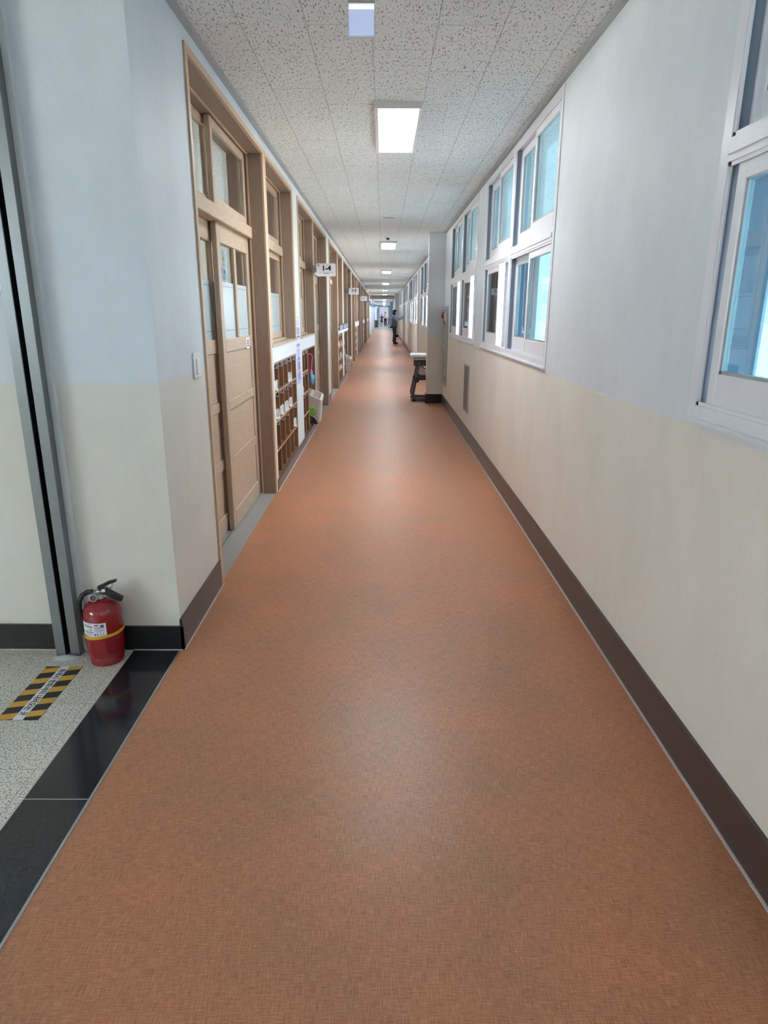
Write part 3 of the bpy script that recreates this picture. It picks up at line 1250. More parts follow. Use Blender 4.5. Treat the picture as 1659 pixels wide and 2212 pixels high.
# ------------------------------------------------------------------ class signs
sign_txt = ['1-4', '1-3', '', '', '']
sign_lab = ['white class sign reading 1-4 on the classroom side', 'white class sign reading 1-3 past the 1-4 sign',
            'small far white class sign, next beyond the 1-3 sign', 'fourth white class sign, two beyond the 1-3 sign', 'farthest white class sign before the bluish signs']
for k in range(NB):
    root = empty('class_sign', (-0.85, 8.95 + PER * k, 1.915))
    g = MB()
    w, h, r = 0.245, 0.155, 0.016
    pts = []
    for (cx, cy, a0) in ((w - r, r, -90), (w - r, h - r, 0), (r, h - r, 90), (r, r, 180)):
        for j in range(6):
            t = math.radians(a0 + 18 * j)
            pts.append((cx + r * math.cos(t), cy + r * math.sin(t)))
    n = len(pts)
    vs = [(p[0], 0, p[1]) for p in pts] + [(p[0], 0.022, p[1]) for p in pts]
    g.add(vs, [tuple(range(n)), tuple(reversed(range(n, 2 * n)))], 'white_paper')
    g.add(vs, [(i, i + n, (i + 1) % n + n, (i + 1) % n) for i in range(n)], 'navy')
    g.build('board', root)
    g = MB()
    e = -0.0015
    ux, uy = (1, 0, 0), (0, 0, 1)
    if sign_txt[k]:
        put_text(g, sign_txt[k], 0.088, (0.128, e, 0.094), ux, uy, 'black_ink', 1.0, 0.004)
    else:
        for (a, w_) in (((0.055, 0.02), (0.1, 0.026), (0.145, 0.034)) if k == 2 else ((0.04, 0.05), (0.1, 0.04), (0.15, 0.05))):
            g.box(a, a + w_, e, 0, 0.078 if k == 2 else 0.085, 0.11, 'navy' if k == 2 else 'ink_slate')
    g.box(0.03, 0.215, e, 0, 0.046, 0.049, 'ink_slate')
    g.box(0.09, 0.16, e, 0, 0.030, 0.037, 'ink_slate')
    ring = [(0.028 + 0.013 * math.cos(t * math.pi / 12), 0, 0.131 + 0.013 * math.sin(t * math.pi / 12)) for t in range(24)]
    g.tube([(p[0], -0.001, p[2]) for p in ring], 0.0018, 'ink_blue', 6, True)
    g.lathe([(0.0, -0.0015), (0.007, -0.0015)], 'ink_slate', (0.028, 0, 0.131), 12, 'y', False)
    g.build('lettering', root)
    g = MB()
    g.bbox(-0.056, -0.02, 0.0, 0.03, 0.03, 0.13, 'steel', 0.003)
    g.bbox(-0.03, 0.0, 0.004, 0.018, 0.05, 0.11, 'steel', 0.003)
    g.build('bracket', root)
    tag(root, sign_lab[k], 'sign', 'class signs along the left wall')
for j, (y, lab) in enumerate(((52.0, 'pale blue sign past the last class sign'), (64.0, 'pale blue sign farthest along the left wall'))):
    root = empty('hanging_sign', (-0.93, y, 1.95))
    g = MB()
    g.bbox(0.0, 0.42, 0, 0.03, 0, 0.2, 'ink_sky', 0.01)
    g.build('board', root)
    g = MB()
    g.box(-0.07, 0.0, 0.005, 0.02, 0.05, 0.15, 'steel')
    g.build('bracket', root)
    tag(root, lab, 'sign', 'pale blue signs at the far end')


# ------------------------------------------------------------------ shoe shelves
def cabinet(y0, y1, ncol, closet, numbers, lab, detailed):
    """open pigeon-hole unit built into the wall below a window"""
    root = empty('shoe_shelf', (XL - 0.006, y0, 0.078))
    D = 0.22
    H = 0.986
    W = y1 - y0
    t = 0.014
    b_ = MB()
    b_.box(-D, -D + 0.01, 0, W, 0, H, 'cubby')
    b_.box(-D, 0, 0, t, 0, H, 'cubby')
    b_.box(-D, 0, W - t, W, 0, H, 'cubby')
    b_.box(-D, 0, t, W - t, 0, 0.012, 'cubby')
    b_.box(-D, 0, t, W - t, H - 0.016, H, 'cubby')
    b_.box(-0.004, 0.004, 0.0, W, H - 0.016, H, 'jamb')
    b_.build('carcass', root)
    cw = W / 5 if not closet else 0.30
    xend = W - t if not closet else 2 * cw + 0.008
    zs = [0.236, 0.486, 0.735]
    for z in zs:
        s_ = MB()
        s_.box(-D + 0.01, -0.004, t, xend, z - 0.007, z + 0.007, 'cubby')
        s_.box(-0.004, 0.0, t, xend, z - 0.009, z + 0.009, 'cubby_edge')
        s_.build('shelf', root)
    n = ncol
    for j in range(1, n + (1 if closet else 0)):
        s_ = MB()
        top = H - 0.016
        s_.box(-D + 0.01, -0.008, j * cw - 0.005, j * cw + 0.005, 0.012, top, 'cubby')
        wid = 0.0045 if not (closet and j == n) else 0.014
        s_.box(-0.008, -0.002 if not (closet and j == n) else 0.004, j * cw - wid, j * cw + wid, 0.012, top, 'cubby_edge')
        s_.build('divider', root)
    tops = [H - 0.016, 0.735 - 0.009, 0.486 - 0.009]
    for r_ in range(3):
        for j in range(n):
            num = numbers[r_][j] if numbers else ''
            if num is None:
                continue
            g = MB()
            # stuck on the near face of the divider at the far side of its hole
            yc = (j + 1) * cw - (0.014 if (j == n - 1) else 0.005)
            if j == n - 1 and not closet:
                yc = W - t
            zc = tops[r_] - 0.024
            g.box(-0.062, -0.006, yc - 0.0015, yc, zc - 0.026, zc + 0.022, 'tag_paper')
            if num:
                put_text(g, num, 0.044, (-0.031, yc - 0.002, zc - 0.002), (1, 0, 0), (0, 0, 1), 'black_ink', 0.95, 0.0016)
            g.build('number_tag', root)
    tag(root, lab, 'shoe shelf', 'shoe shelves under the classroom windows')
    return root


NUM1 = [['7', '6', '5', '4', '3'], ['14', '13', '12', '11', '10'], ['21', '20', '19', None, '17']]
NUM2 = [['2', '1'], ['9', '8'], ['16', '15']]
BAYS = ['nearest', 'second', 'third', 'fourth', 'fifth']
for k in range(NB):
    o = PER * k
    la = 'wooden shoe shelf with tags 3 to 21 beside the nearest door' if k == 0 else 'wooden shoe shelf in the first window bay of the %s classroom' % BAYS[k]
    lb = 'wooden shoe shelf with a tall broom closet behind the bin' if k == 0 else 'wooden shoe shelf and closet in the last bay of the %s classroom' % BAYS[k]
    cabinet(5.64 + o, 7.09 + o, 5, False, NUM1 if k == 0 else None, la, k == 0)
    cabinet(7.63 + o, 9.09 + o, 2, True, NUM2 if k == 0 else None, lb, k == 0)


# ------------------------------------------------------------------ shoes
def shoe_mesh():
    """white canvas indoor shoe, heel at x=0 towards -x toe, width along y"""
    L = 0.185
    sec = []
    for i in range(13):
        t = i / 12
        w = 0.032 + 0.012 * math.sin(math.pi * min(1, t * 1.1)) if t < 0.93 else 0.024
        if t == 0:
            w = 0.022
        h = 0.078 - 0.02 * t if t < 0.12 else (0.062 if t < 0.45 else 0.062 - 0.032 * ((t - 0.45) / 0.55) ** 1.2)
        if t == 1:
            w, h = 0.012, 0.022
        sec.append((-t * L, w, h))
    f = MB()
    vs, fs = [], []
    n = 14
    for (x, w, h) in sec:
        for k in range(n):
            a = math.pi * k / (n - 1)
            vs.append((x, w * math.cos(a) * (1.0 if math.sin(a) < 0.5 else 0.92), 0.014 + (h - 0.014) * max(0.0, math.sin(a)) ** 0.7))
    for i in range(len(sec) - 1):
        for k in range(n - 1):
            if 1 <= i <= 4 and 5 <= k <= 7:
                continue            # the opening for the foot
            a = i * n + k
            fs.append((a, a + 1, a + n + 1, a + n))
    fs.append(tuple(range(n)))
    f.add(vs, fs, 'shoe_white', True)
    up = f
    s_ = MB()
    ring = [(x, w + 0.003) for (x, w, h) in sec]
    loop = ring + [(x, -w) for (x, w) in reversed(ring)]
    nn = len(loop)
    vs = [(p[0], p[1], 0.0) for p in loop] + [(p[0], p[1], 0.016) for p in loop]
    s_.add(vs, [tuple(range(nn)), tuple(range(nn, 2 * nn))] + [(i, (i + 1) % nn, (i + 1) % nn + nn, i + nn) for i in range(nn)], 'shoe_white')
    li = MB()
    li.box(-0.08, -0.02, -0.02, 0.02, 0.016, 0.02, 'ink_slate')
    return up, s_, li


up, so, li = shoe_mesh()
sproto = empty('indoor_shoe')
up.build('upper', sproto)
so.build('sole', sproto)
li.build('insole', sproto)
first_shoe = True


def put_shoe(y, z, lab, group, rz=0.0, x=0.0, tip=0.0):
    global first_shoe
    if first_shoe:
        s_ = sproto
        first_shoe = False
    else:
        s_ = copy_tree(sproto)
    s_.location = (XL - 0.006 + x, y, z)
    s_.scale = (1.12, 1.12, 1.15)
    s_.rotation_euler = (0, tip, rz)
    tag(s_, lab, 'shoe', group)


ZS = [0.078 + 0.0145, 0.078 + 0.2452, 0.078 + 0.4952, 0.078 + 0.7442]
cwA = 1.45 / 5
G1 = 'white indoor shoes on the nearest shoe shelf'


def cell(j):
    return 5.64 + (j + 0.5) * cwA


put_shoe(cell(0) + 0.075, ZS[3], 'white indoor shoe in pigeon hole 7', G1, 0.15)
put_shoe(cell(3) - 0.03, ZS[3], 'left white indoor shoe in pigeon hole 4', G1, 0.05)
put_shoe(cell(3) + 0.08, ZS[3], 'right white indoor shoe in pigeon hole 4', G1, -0.05)
put_shoe(cell(0) + 0.075, ZS[2], 'white indoor shoe in pigeon hole 14', G1, -0.1)
put_shoe(cell(1) + 0.075, ZS[2], 'white indoor shoe in pigeon hole 13', G1, 0.1)
put_shoe(cell(2) - 0.025, ZS[2], 'left white indoor shoe in pigeon hole 12', G1, 0.1)
put_shoe(cell(2) + 0.076, ZS[2], 'right white indoor shoe in pigeon hole 12', G1, -0.04)
put_shoe(cell(3) + 0.05, ZS[2], 'white indoor shoe in pigeon hole 11', G1, 0.0)
put_shoe(cell(4) + 0.06, ZS[1], 'white indoor shoe in pigeon hole 17', G1, 0.08)
put_shoe(7.63 + 0.1, ZS[2], 'white indoor shoe behind the white pier in pigeon hole 9', G1, 0.0)
rows = {0: 'bottom', 1: 'third', 2: 'second', 3: 'top'}
for k in (1, 2):
    used = [(3, 0), (3, 1), (3, 3), (2, 0), (2, 2), (2, 3), (1, 1), (1, 2), (1, 3)] if k == 1 else [(3, 1), (2, 0), (2, 3), (1, 2)]
    for (r_, j) in used:
        put_shoe(5.64 + PER * k + (j + 0.5) * cwA + 0.06, ZS[r_], 'white indoor shoe, %s column from the near side, %s row, %s classroom shelf' % (['first', 'second', 'third', 'fourth'][j], rows[r_], BAYS[k]), 'white indoor shoes on the %s classroom shelves' % BAYS[k], random.uniform(-0.15, 0.15))
for (r_, j, nm) in ((3, 0, 'top'), (2, 1, 'middle'), (1, 0, 'lower')):
    put_shoe(7.63 + PER + 0.15 + 0.3 * j, ZS[r_], 'white indoor shoe past the pier on the %s row of the second classroom shelf' % nm, 'white indoor shoes on the second classroom shelves')

# ------------------------------------------------------------------ things at the shelves
# pink handled duster
root = empty('duster', (XL + 0.02, 8.32, 0.70))
g = MB()
pts = []
for i in range(15):
    t = math.radians(-10 + 190 * i / 14)
    pts.append((-0.012 + 0.034 * math.cos(t), 0.0, 0.25 + 0.04 * math.sin(t)))
pts = [(0.0, 0, 0.07), (0.004, 0, 0.12), (0.014, 0, 0.19)] + pts
g.tube(pts, 0.0075, 'pink', 10)
g.lathe([(0.018, 0.06), (0.02, 0.08), (0.016, 0.1)], 'pink', n=16)
g.build('handle', root)
g = MB()
g.ellipsoid((0.006, 0, 0.0), (0.033, 0.045, 0.07), 'fluff', 22, 14, 0.3)
g.build('brush_head', root)
tag(root, 'pink hooked duster with fluffy blue head hanging in the broom closet', 'duster')

# rubbish bins
def make_bin(loc, lab):
    root = empty('rubbish_bin', loc)
    zt = lambda x, y: 0.285 + (0.135 - x) * 0.40 + (y + 0.155) * 0.16
    def rrect(x0, x1, y0, y1, r, n=5):
        out = []
        for (cx, cy, a0) in ((x1 - r, y0 + r, -90), (x1 - r, y1 - r, 0), (x0 + r, y1 - r, 90), (x0 + r, y0 + r, 180)):
            for j in range(n + 1):
                t = math.radians(a0 + 90 * j / n)
                out.append((cx + r * math.cos(t), cy + r * math.sin(t)))
        return out
    lo = rrect(-0.11, 0.105, -0.135, 0.135, 0.025)
    hi = rrect(-0.135, 0.13, -0.15, 0.15, 0.03)
    hi2 = rrect(-0.142, 0.138, -0.158, 0.158, 0.035)
    inn = rrect(-0.118, 0.112, -0.134, 0.134, 0.025)
    n = len(lo)
    g = MB()
    vs = [(a, b2, 0.0) for a, b2 in lo] + [(a, b2, zt(a, b2) - 0.03) for a, b2 in hi]
    g.add(vs, [(i, (i + 1) % n, (i + 1) % n + n, i + n) for i in range(n)], 'plastic_beige', True)
    g.add(vs[:n], [tuple(reversed(range(n)))], 'plastic_beige')
    g.bbox(0.085, 0.124, -0.03, 0.05, 0.16, 0.24, 'plastic_beige', 0.006)
    g.build('body', root)
    g = MB()
    vs = [(a, b2, zt(a, b2) - 0.032) for a, b2 in hi2] + [(a, b2, zt(a, b2)) for a, b2 in hi2] + [(a, b2, zt(a, b2)) for a, b2 in inn] + [(a, b2, zt(a, b2) - 0.015) for a, b2 in inn]
    fs = []
    for r_ in range(3):
        fs += [(r_ * n + i, r_ * n + (i + 1) % n, (r_ + 1) * n + (i + 1) % n, (r_ + 1) * n + i) for i in range(n)]
    g.add(vs, fs, 'plastic_beige')
    g.build('rim', root)
    g = MB()
    g.add([(a, b2, zt(a, b2) - 0.015) for a, b2 in inn], [tuple(range(n))], 'grey_plastic')
    for j in range(9):
        y = -0.122 + j * 0.0275
        for (x0, x1) in ((-0.112, -0.022), (0.012, 0.106)):
            vs = [(x0, y, zt(x0, y) - 0.015), (x0, y + 0.014, zt(x0, y) - 0.015), (x1, y + 0.014, zt(x1, y) - 0.015), (x1, y, zt(x1, y) - 0.015)]
            vs += [(v[0], v[1], v[2] + 0.010) for v in vs]
            g.add(vs, [(4, 5, 6, 7), (0, 4, 7, 3), (1, 2, 6, 5), (0, 1, 5, 4), (3, 7, 6, 2)], 'plastic_beige')
    vs = []
    for (x, y) in ((-0.022, -0.134), (0.012, -0.134), (0.012, 0.134), (-0.022, 0.134)):
        vs += [(x, y, zt(x, y) - 0.015), (x, y, zt(x, y) + 0.002)]
    g.add(vs, [(1, 3, 5, 7), (0, 1, 3, 2), (2, 3, 5, 4), (4, 5, 7, 6), (6, 7, 1, 0)], 'plastic_beige')
    g.build('slatted_lid', root)
    tag(root, lab, 'bin', 'beige rubbish bins along the left wall')
    return root


make_bin((-0.938, 8.905, 0.0905), 'beige plastic rubbish bin with slatted lid next to the green dustpan')
make_bin((-0.938, 8.905 + PER, 0.0905), 'beige rubbish bin farther along, beside the second classroom shelf')

# dustpan: grey hood and green rim
root = empty('dustpan', (-0.835, 8.60, 0.0905))
g = MB()
n = 14
vs, fs = [], []
for j, y in enumerate((-0.04, 0.07)):
    for i in range(n):
        t = math.pi / 2 * i / (n - 1)
        vs.append((-0.16 + 0.15 * math.cos(t) * (1 if j == 0 else 0.9), y, 0.003 + 0.12 * math.sin(t)))
for i in range(n - 1):
    fs.append((i, i + 1, n + i + 1, n + i))
vs += [(-0.16, -0.04, 0.003), (-0.16, 0.07, 0.003)]
fs.append(tuple(range(n, 2 * n)) + (2 * n + 1,))
fs.append((0, n, 2 * n + 1, 2 * n))
g.add(vs, fs, 'grey_plastic', True)
g.build('pan', root)
g = MB()
g.tube([(-0.15, 0.05, 0.21), (-0.06, 0.05, 0.2), (-0.03, 0.05, 0.17), (-0.04, 0.05, 0.12)], 0.008, 'green', 8)
g.bbox(-0.15, -0.05, 0.045, 0.06, 0.115, 0.19, 'green', 0.006)
g.bbox(-0.13, -0.09, 0.048, 0.066, 0.03, 0.13, 'green', 0.004)
g.build('handle', root)['label'] = 'green plastic handle'
tag(root, 'grey dustpan with green handle on the floor before the bin', 'dustpan')


# posters on the white pier
def poster(yc, z0, z1, w, lab, blocks):
    root = empty('poster', (XL, yc, z0))
    g = MB()
    g.box(0.0, 0.0015, -w / 2, w / 2, 0, z1 - z0, 'lavender')
    g.build('sheet', root)
    g = MB()
    for (a, b2, c, e, mt) in blocks:
        g.box(0.0015, 0.0022, -w / 2 + a * w, -w / 2 + b2 * w, c * (z1 - z0), e * (z1 - z0), mt)
    g.build('print', root)
    tag(root, lab, 'poster')


bl = [(0.08, 0.92, 0.05, 0.13, 'ink_slate')]
for j in range(7):
    bl.append((0.1 + 0.115 * j, 0.16 + 0.115 * j, 0.17, 0.42 + 0.03 * (j % 2), 'ink_mauve' if j % 2 else 'ink_blue'))
for j in range(4):
    bl.append((0.12 + 0.2 * j, 0.27 + 0.2 * j, 0.48, 0.62 + 0.06 * (j % 3), 'lilac'))
bl += [(0.15, 0.3, 0.78, 0.83, 'ink_slate'), (0.5, 0.85, 0.76, 0.80, 'ink_sky')]
poster(7.31, 1.2, 1.485, 0.36, 'white poster with pale blue print on the pier above the shoe shelves', bl)
bl = [(0.1, 0.9, 0.05, 0.2, 'ink_mauve'), (0.0, 1.0, 0.0, 0.62, 'lilac'), (0.0, 1.0, 0.7, 0.86, 'lilac')]
bl = [(0.02, 0.98, 0.01, 0.60, 'lilac'), (0.04, 0.96, 0.66, 0.84, 'lilac')]
for j in range(3):
    bl.append((0.12 + 0.27 * j, 0.3 + 0.27 * j, 0.88, 0.95, 'ink_mauve'))
poster(7.30, 0.735, 1.175, 0.32, 'lilac poster hanging low on the pier between the shoe shelves', bl)
pp = [c for c in COL.objects if c.name.startswith('poster')][-1]
g = MB()
for (a, c, w_, h_, mt) in ((-0.09, 0.25, 0.05, 0.03, 'ink_slate'), (-0.02, 0.255, 0.05, 0.03, 'ink_mauve'), (0.05, 0.25, 0.05, 0.03, 'ink_slate'), (-0.05, 0.15, 0.11, 0.08, 'ink_blue'), (-0.08, 0.05, 0.05, 0.07, 'ink_mauve'), (0.03, 0.04, 0.06, 0.08, 'ink_blue')):
    g.box(0.0023, 0.003, a, a + w_, c, c + h_, mt)
g.build('picture', pp)

# paper pictures behind the glass of the nearest door
root = empty('door_picture', (XBK - 0.024, D1 + 0.13, 1.65))
g = MB()
g.box(-0.001, 0, 0.0, 0.34, -0.02, 0.235, 'white_paper')
g.build('sheet', root)
g = MB()
for (r0, r1, mt) in ((0.045, 0.06, 'ink_mauve'), (0.06, 0.075, 'yellow_tape'), (0.075, 0.095, 'ink_orange')):
    vs, fs = [], []
    for i in range(15):
        t = math.pi * i / 14
        vs += [(0.001, 0.17 + r0 * 1.3 * math.cos(t), 0.11 + r0 * math.sin(t)), (0.001, 0.17 + r1 * 1.3 * math.cos(t), 0.11 + r1 * math.sin(t))]
    for i in range(14):
        fs.append((2 * i, 2 * i + 1, 2 * i + 3, 2 * i + 2))
    g.add(vs, fs, mt)
g.box(0, 0.001, 0.0, 0.34, 0.065, 0.105, 'ink_lime')
g.box(0, 0.001, 0.05, 0.11, 0.095, 0.115, 'ink_mauve')
g.box(0, 0.001, 0.22, 0.28, 0.095, 0.115, 'ink_slate')
g.build('drawing', root)
tag(root, 'paper rainbow drawing behind the left glass of the nearest door', 'picture')
root = empty('door_picture', (XF - 0.024, D1 + 1.035, 1.66))
g = MB()
g.box(-0.001, 0, 0.0, 0.27, -0.01, 0.21, 'white_paper')
g.build('sheet', root)
g = MB()
g.box(0, 0.001, 0.02, 0.25, 0.012, 0.055, 'ink_sky')
g.box(0, 0.001, 0.04, 0.12, 0.05, 0.085, 'ink_blue')
g.box(0, 0.001, 0.15, 0.22, 0.05, 0.075, 'ink_slate')
g.box(0, 0.001, 0.0, 0.27, 0.105, 0.11, 'ink_lime')
g.box(0, 0.001, 0.05, 0.09, 0.13, 0.155, 'ink_lime')
g.box(0, 0.001, 0.13, 0.2, 0.13, 0.155, 'ink_lime')
g.build('drawing', root)
tag(root, 'pale paper drawing with blue cars behind the middle glass of the nearest door', 'picture')
root = empty('notice_card', (XF, 5.215, 1.206))
g = MB()
g.bbox(0.0, 0.002, -0.055, 0.055, 0, 0.078, 'white_paper', 0.0008)
g.build('card', root)
g = MB()
for j in range(3):
    g.box(0.002, 0.0026, -0.035, 0.035, 0.014 + 0.018 * j, 0.027 + 0.018 * j, 'ink_blue' if j % 2 else 'ink_slate')
g.build('print', root)
tag(root, 'small white and blue card stuck on the nearest door under its glass', 'card')

# dark display strip with pale figures above the second classroom shelf
root = empty('display_strip', (XL + 0.001, 13.95, 1.09))
g = MB()
g.box(0.0, 0.02, 0, 3.35, 0.045, 0.16, 'black_ink')
g.build('backing', root)
g = MB()
g.bbox(0.0, 0.05, 0, 2.9, 0.0, 0.04, 'plastic_white', 0.004)
g.build('ledge', root)
for j in range(9):
    g = MB()
    mt = ['cloth_white', 'ink_sky', 'lavender', 'ink_slate'][j % 4]
    y = 0.2 + 0.36 * j
    g.ellipsoid((0.03, y, 0.125), (0.012, 0.05, 0.022), mt, 12, 8)
    g.bbox(0.02, 0.03, y - 0.08, y + 0.08, 0.05, 0.105, mt, 0.004)
    g.build('paper_figure', root)
tag(root, 'dark display strip of pale paper figures over the second classroom shelf', 'display')

# ------------------------------------------------------------------ fire extinguisher
root = empty('fire_extinguisher', (-1.205, 2.622, 0.001), math.radians(8))
R_ = 0.078
g = MB()
prof = [(0.066, 0.0), (0.07, 0.004), (0.07, 0.03), (0.067, 0.034), (0.0675, 0.04), (0.076, 0.046), (0.0765, 0.07), (R_ - 0.001, 0.073), (R_, 0.09), (R_, 0.225)]
for i in range(1, 11):
    t = math.pi / 2 * i / 10
    prof.append((0.018 + (R_ - 0.018) * math.cos(t), 0.225 + 0.062 * math.sin(t)))
prof += [(0.018, 0.292)]
g.lathe(prof, 'red_paint', n=48)
g.build('cylinder', root)
# curved paper label
g = MB()


def curved(a0, a1, z0, z1, mt, rr, n=10):
    vs, fs = [], []
    for i in range(n + 1):
        t = math.radians(a0 + (a1 - a0) * i / n)
        vs += [(rr * math.cos(t), rr * math.sin(t), z0), (rr * math.cos(t), rr * math.sin(t), z1)]
    for i in range(n):
        fs.append((2 * i, 2 * i + 2, 2 * i + 3, 2 * i + 1))
    g.add(vs, fs, mt, True)


curved(-190, -68, 0.145, 0.208, 'white_paper', R_ + 0.0008, 24)
for (a0, a1, z0, z1, mt) in ((-134, -108, 0.188, 0.194, 'ink_red'), (-102, -90, 0.196, 0.204, 'ink_red'), (-104, -84, 0.186, 0.190, 'ink_blue'), (-84, -74, 0.188, 0.202, 'panel_grey'),
                             (-146, -108, 0.165, 0.169, 'ink_green'), (-142, -136, 0.186, 0.198, 'ink_green'), (-118, -112, 0.174, 0.181, 'ink_slate'), (-128, -123, 0.174, 0.181, 'ink_lime'),
                             (-104, -74, 0.180, 0.1815, 'ink_slate'), (-104, -74, 0.1765, 0.178, 'ink_slate'), (-104, -78, 0.173, 0.1745, 'ink_slate'), (-104, -74, 0.1685, 0.1695, 'ink_slate'),
                             (-146, -110, 0.1605, 0.1625, 'ink_slate'), (-142, -112, 0.156, 0.158, 'ink_slate'), (-140, -112, 0.151, 0.1535, 'ink_slate'),
                             (-106, -100, 0.151, 0.162, 'ink_blue'), (-96, -93, 0.151, 0.165, 'ink_slate'), (-86, -84, 0.151, 0.165, 'ink_slate'), (-78, -76, 0.151, 0.165, 'ink_slate'), (-140, -136, 0.2, 0.204, 'ink_slate'), (-130, -112, 0.198, 0.203, 'ink_sky')):
    curved(a0, a1, z0, z1, mt, R_ + 0.0014, 5)
g.build('paper_label', root)
g = MB()
ring = []
for i in range(40):
    t = 2 * math.pi * i / 40
    ring.append(((R_ + 0.002) * math.cos(t), (R_ + 0.002) * math.sin(t), 0.143 + 0.008 * math.cos(t)))
vs, fs = [], []
for (x, y, z) in ring:
    s_ = 1.035
    vs += [(x, y, z - 0.006), (x * s_, y * s_, z - 0.006), (x * s_, y * s_, z + 0.006), (x, y, z + 0.006)]
for i in range(40):
    j = (i + 1) % 40
    for k in range(4):
        fs.append((4 * i + k, 4 * j + k, 4 * j + (k + 1) % 4, 4 * i + (k + 1) % 4))
g.add(vs, fs, 'yellow')
g.add([(-0.078, -0.018, 0.14), (-0.08, 0.0, 0.14), (-0.084, -0.004, 0.088), (-0.082, -0.02, 0.088)], [(0, 1, 2, 3)], 'yellow')
g.build('strap', root)['label'] = 'yellow strap round the cylinder'
g = MB()
g.lathe([(0.017, 0.29), (0.017, 0.298), (0.013, 0.30), (0.013, 0.318), (0.016, 0.32), (0.016, 0.33)], 'alu', n=20)
g.tube([(-0.01, 0, 0.318), (-0.03, -0.002, 0.322)], 0.008, 'alu', 12)
g.build('valve', root)
g = MB()
g.lathe([(0.017, 0.0), (0.019, -0.004), (0.019, -0.014), (0.017, -0.017), (0.013, -0.0155)], 'alu', (-0.022, -0.012, 0.303), 24, 'y', False)
g.lathe([(0.0, -0.0145), (0.014, -0.0145)], 'panel_grey', (-0.022, -0.012, 0.303), 20, 'y', False)
g.build('pressure_gauge', root)
g = MB()
pts = [(0.0, 0.33), (-0.006, 0.345), (0.012, 0.352), (0.04, 0.366), (0.07, 0.372), (0.074, 0.366), (0.045, 0.356), (0.024, 0.344), (0.018, 0.325), (0.004, 0.322)]
vs = [(p[0], -0.011, p[1]) for p in pts] + [(p[0], 0.011, p[1]) for p in pts]
k = len(pts)
g.add(vs, [tuple(reversed(range(k))), tuple(range(k, 2 * k))] + [(i, (i + 1) % k, (i + 1) % k + k, i + k) for i in range(k)], 'black_rubber')
g.build('top_lever', root)
g = MB()
pts = [(0.014, 0.332), (0.028, 0.334), (0.094, 0.29), (0.088, 0.276), (0.076, 0.276), (0.012, 0.315)]
vs = [(p[0], -0.011, p[1]) for p in pts] + [(p[0], 0.011, p[1]) for p in pts]
k = len(pts)
g.add(vs, [tuple(reversed(range(k))), tuple(range(k, 2 * k))] + [(i, (i + 1) % k, (i + 1) % k + k, i + k) for i in range(k)], 'black_rubber')
g.build('carry_handle', root)
g = MB()
g.tube([(-0.026, 0, 0.322), (-0.05, -0.002, 0.322), (-0.072, -0.004, 0.308), (-0.086, -0.004, 0.28), (-0.09, 0.0, 0.24), (-0.088, 0.006, 0.19), (-0.086, 0.012, 0.12)], 0.0105, 'black_rubber', 14)
g.build('hose', root)
g = MB()
g.tube([(0.03, -0.012, 0.35), (0.04, -0.013, 0.34), (0.055, -0.013, 0.345), (0.06, -0.012, 0.36)], 0.0015, 'steel_dark', 6)
g.tube([(0.05, -0.013, 0.343), (0.047, -0.013, 0.328)], 0.0015, 'steel_dark', 6)
g.bbox(0.012, 0.026, -0.014, -0.011, 0.322, 0.336, 'white_paper', 0.001)
g.build('safety_pin', root)
tag(root, 'red fire extinguisher with yellow strap standing beside the steel rail', 'fire extinguisher')

# ------------------------------------------------------------------ hazard sticker on the terrazzo
x0, x1, y0, y1 = -1.443, -1.286, 2.163, 2.556
root = empty('floor_sticker', (0, 0, 0))
g = MB()
g.box(x0, x1, y0, y1, 0, 0.001, 'black_tape')
g.build('backing', root)


def clip_band(xa, xb, c0, c1):
    sl = 0.24
    f = lambda x, c: c + sl * (x - x0)
    poly = [(xa, f(xa, c0)), (xb, f(xb, c0)), (xb, f(xb, c1)), (xa, f(xa, c1))]
    for (sgn, lim) in ((1, y0), (-1, y1)):
        out = []
        for i in range(len(poly)):
            p, q = poly[i], poly[(i + 1) % len(poly)]
            pi, qi = sgn * (p[1] - lim) >= 0, sgn * (q[1] - lim) >= 0
            if pi:
                out.append(p)
            if pi != qi:
                t = (lim - p[1]) / (q[1] - p[1])
                out.append((p[0] + t * (q[0] - p[0]), lim))
        poly = out
        if len(poly) < 3:
            return None
    return poly


g = MB()
wa, wb = x0 + 0.39 * (x1 - x0), x0 + 0.635 * (x1 - x0)
per = 0.0855
for j in range(-2, 7):
    c0 = y0 - 0.008 + j * per
    for (xa, xb) in ((x0, wa), (wb, x1)):
        p = clip_band(xa, xb, c0, c0 + per * 0.47)
        if p:
            g.add([(a, b2, 0.0014) for a, b2 in p], [tuple(range(len(p)))], 'yellow_tape')
g.build('hazard_stripes', root)
g = MB()
g.box(wa, wb, y0, y1, 0.001, 0.0018, 'white_paper')
put_text(g, '화재시 방화셔터 내려오는 곳', 0.0305, ((wa + wb) / 2, (y0 + y1) / 2 + 0.002, 0.0022), (0, -1, 0), (1, 0, 0), 'black_ink', 0.95, 0.0008)
g.build('text_strip', root)
tag(root, 'black and yellow hazard sticker with Korean text on the terrazzo floor', 'floor sticker')

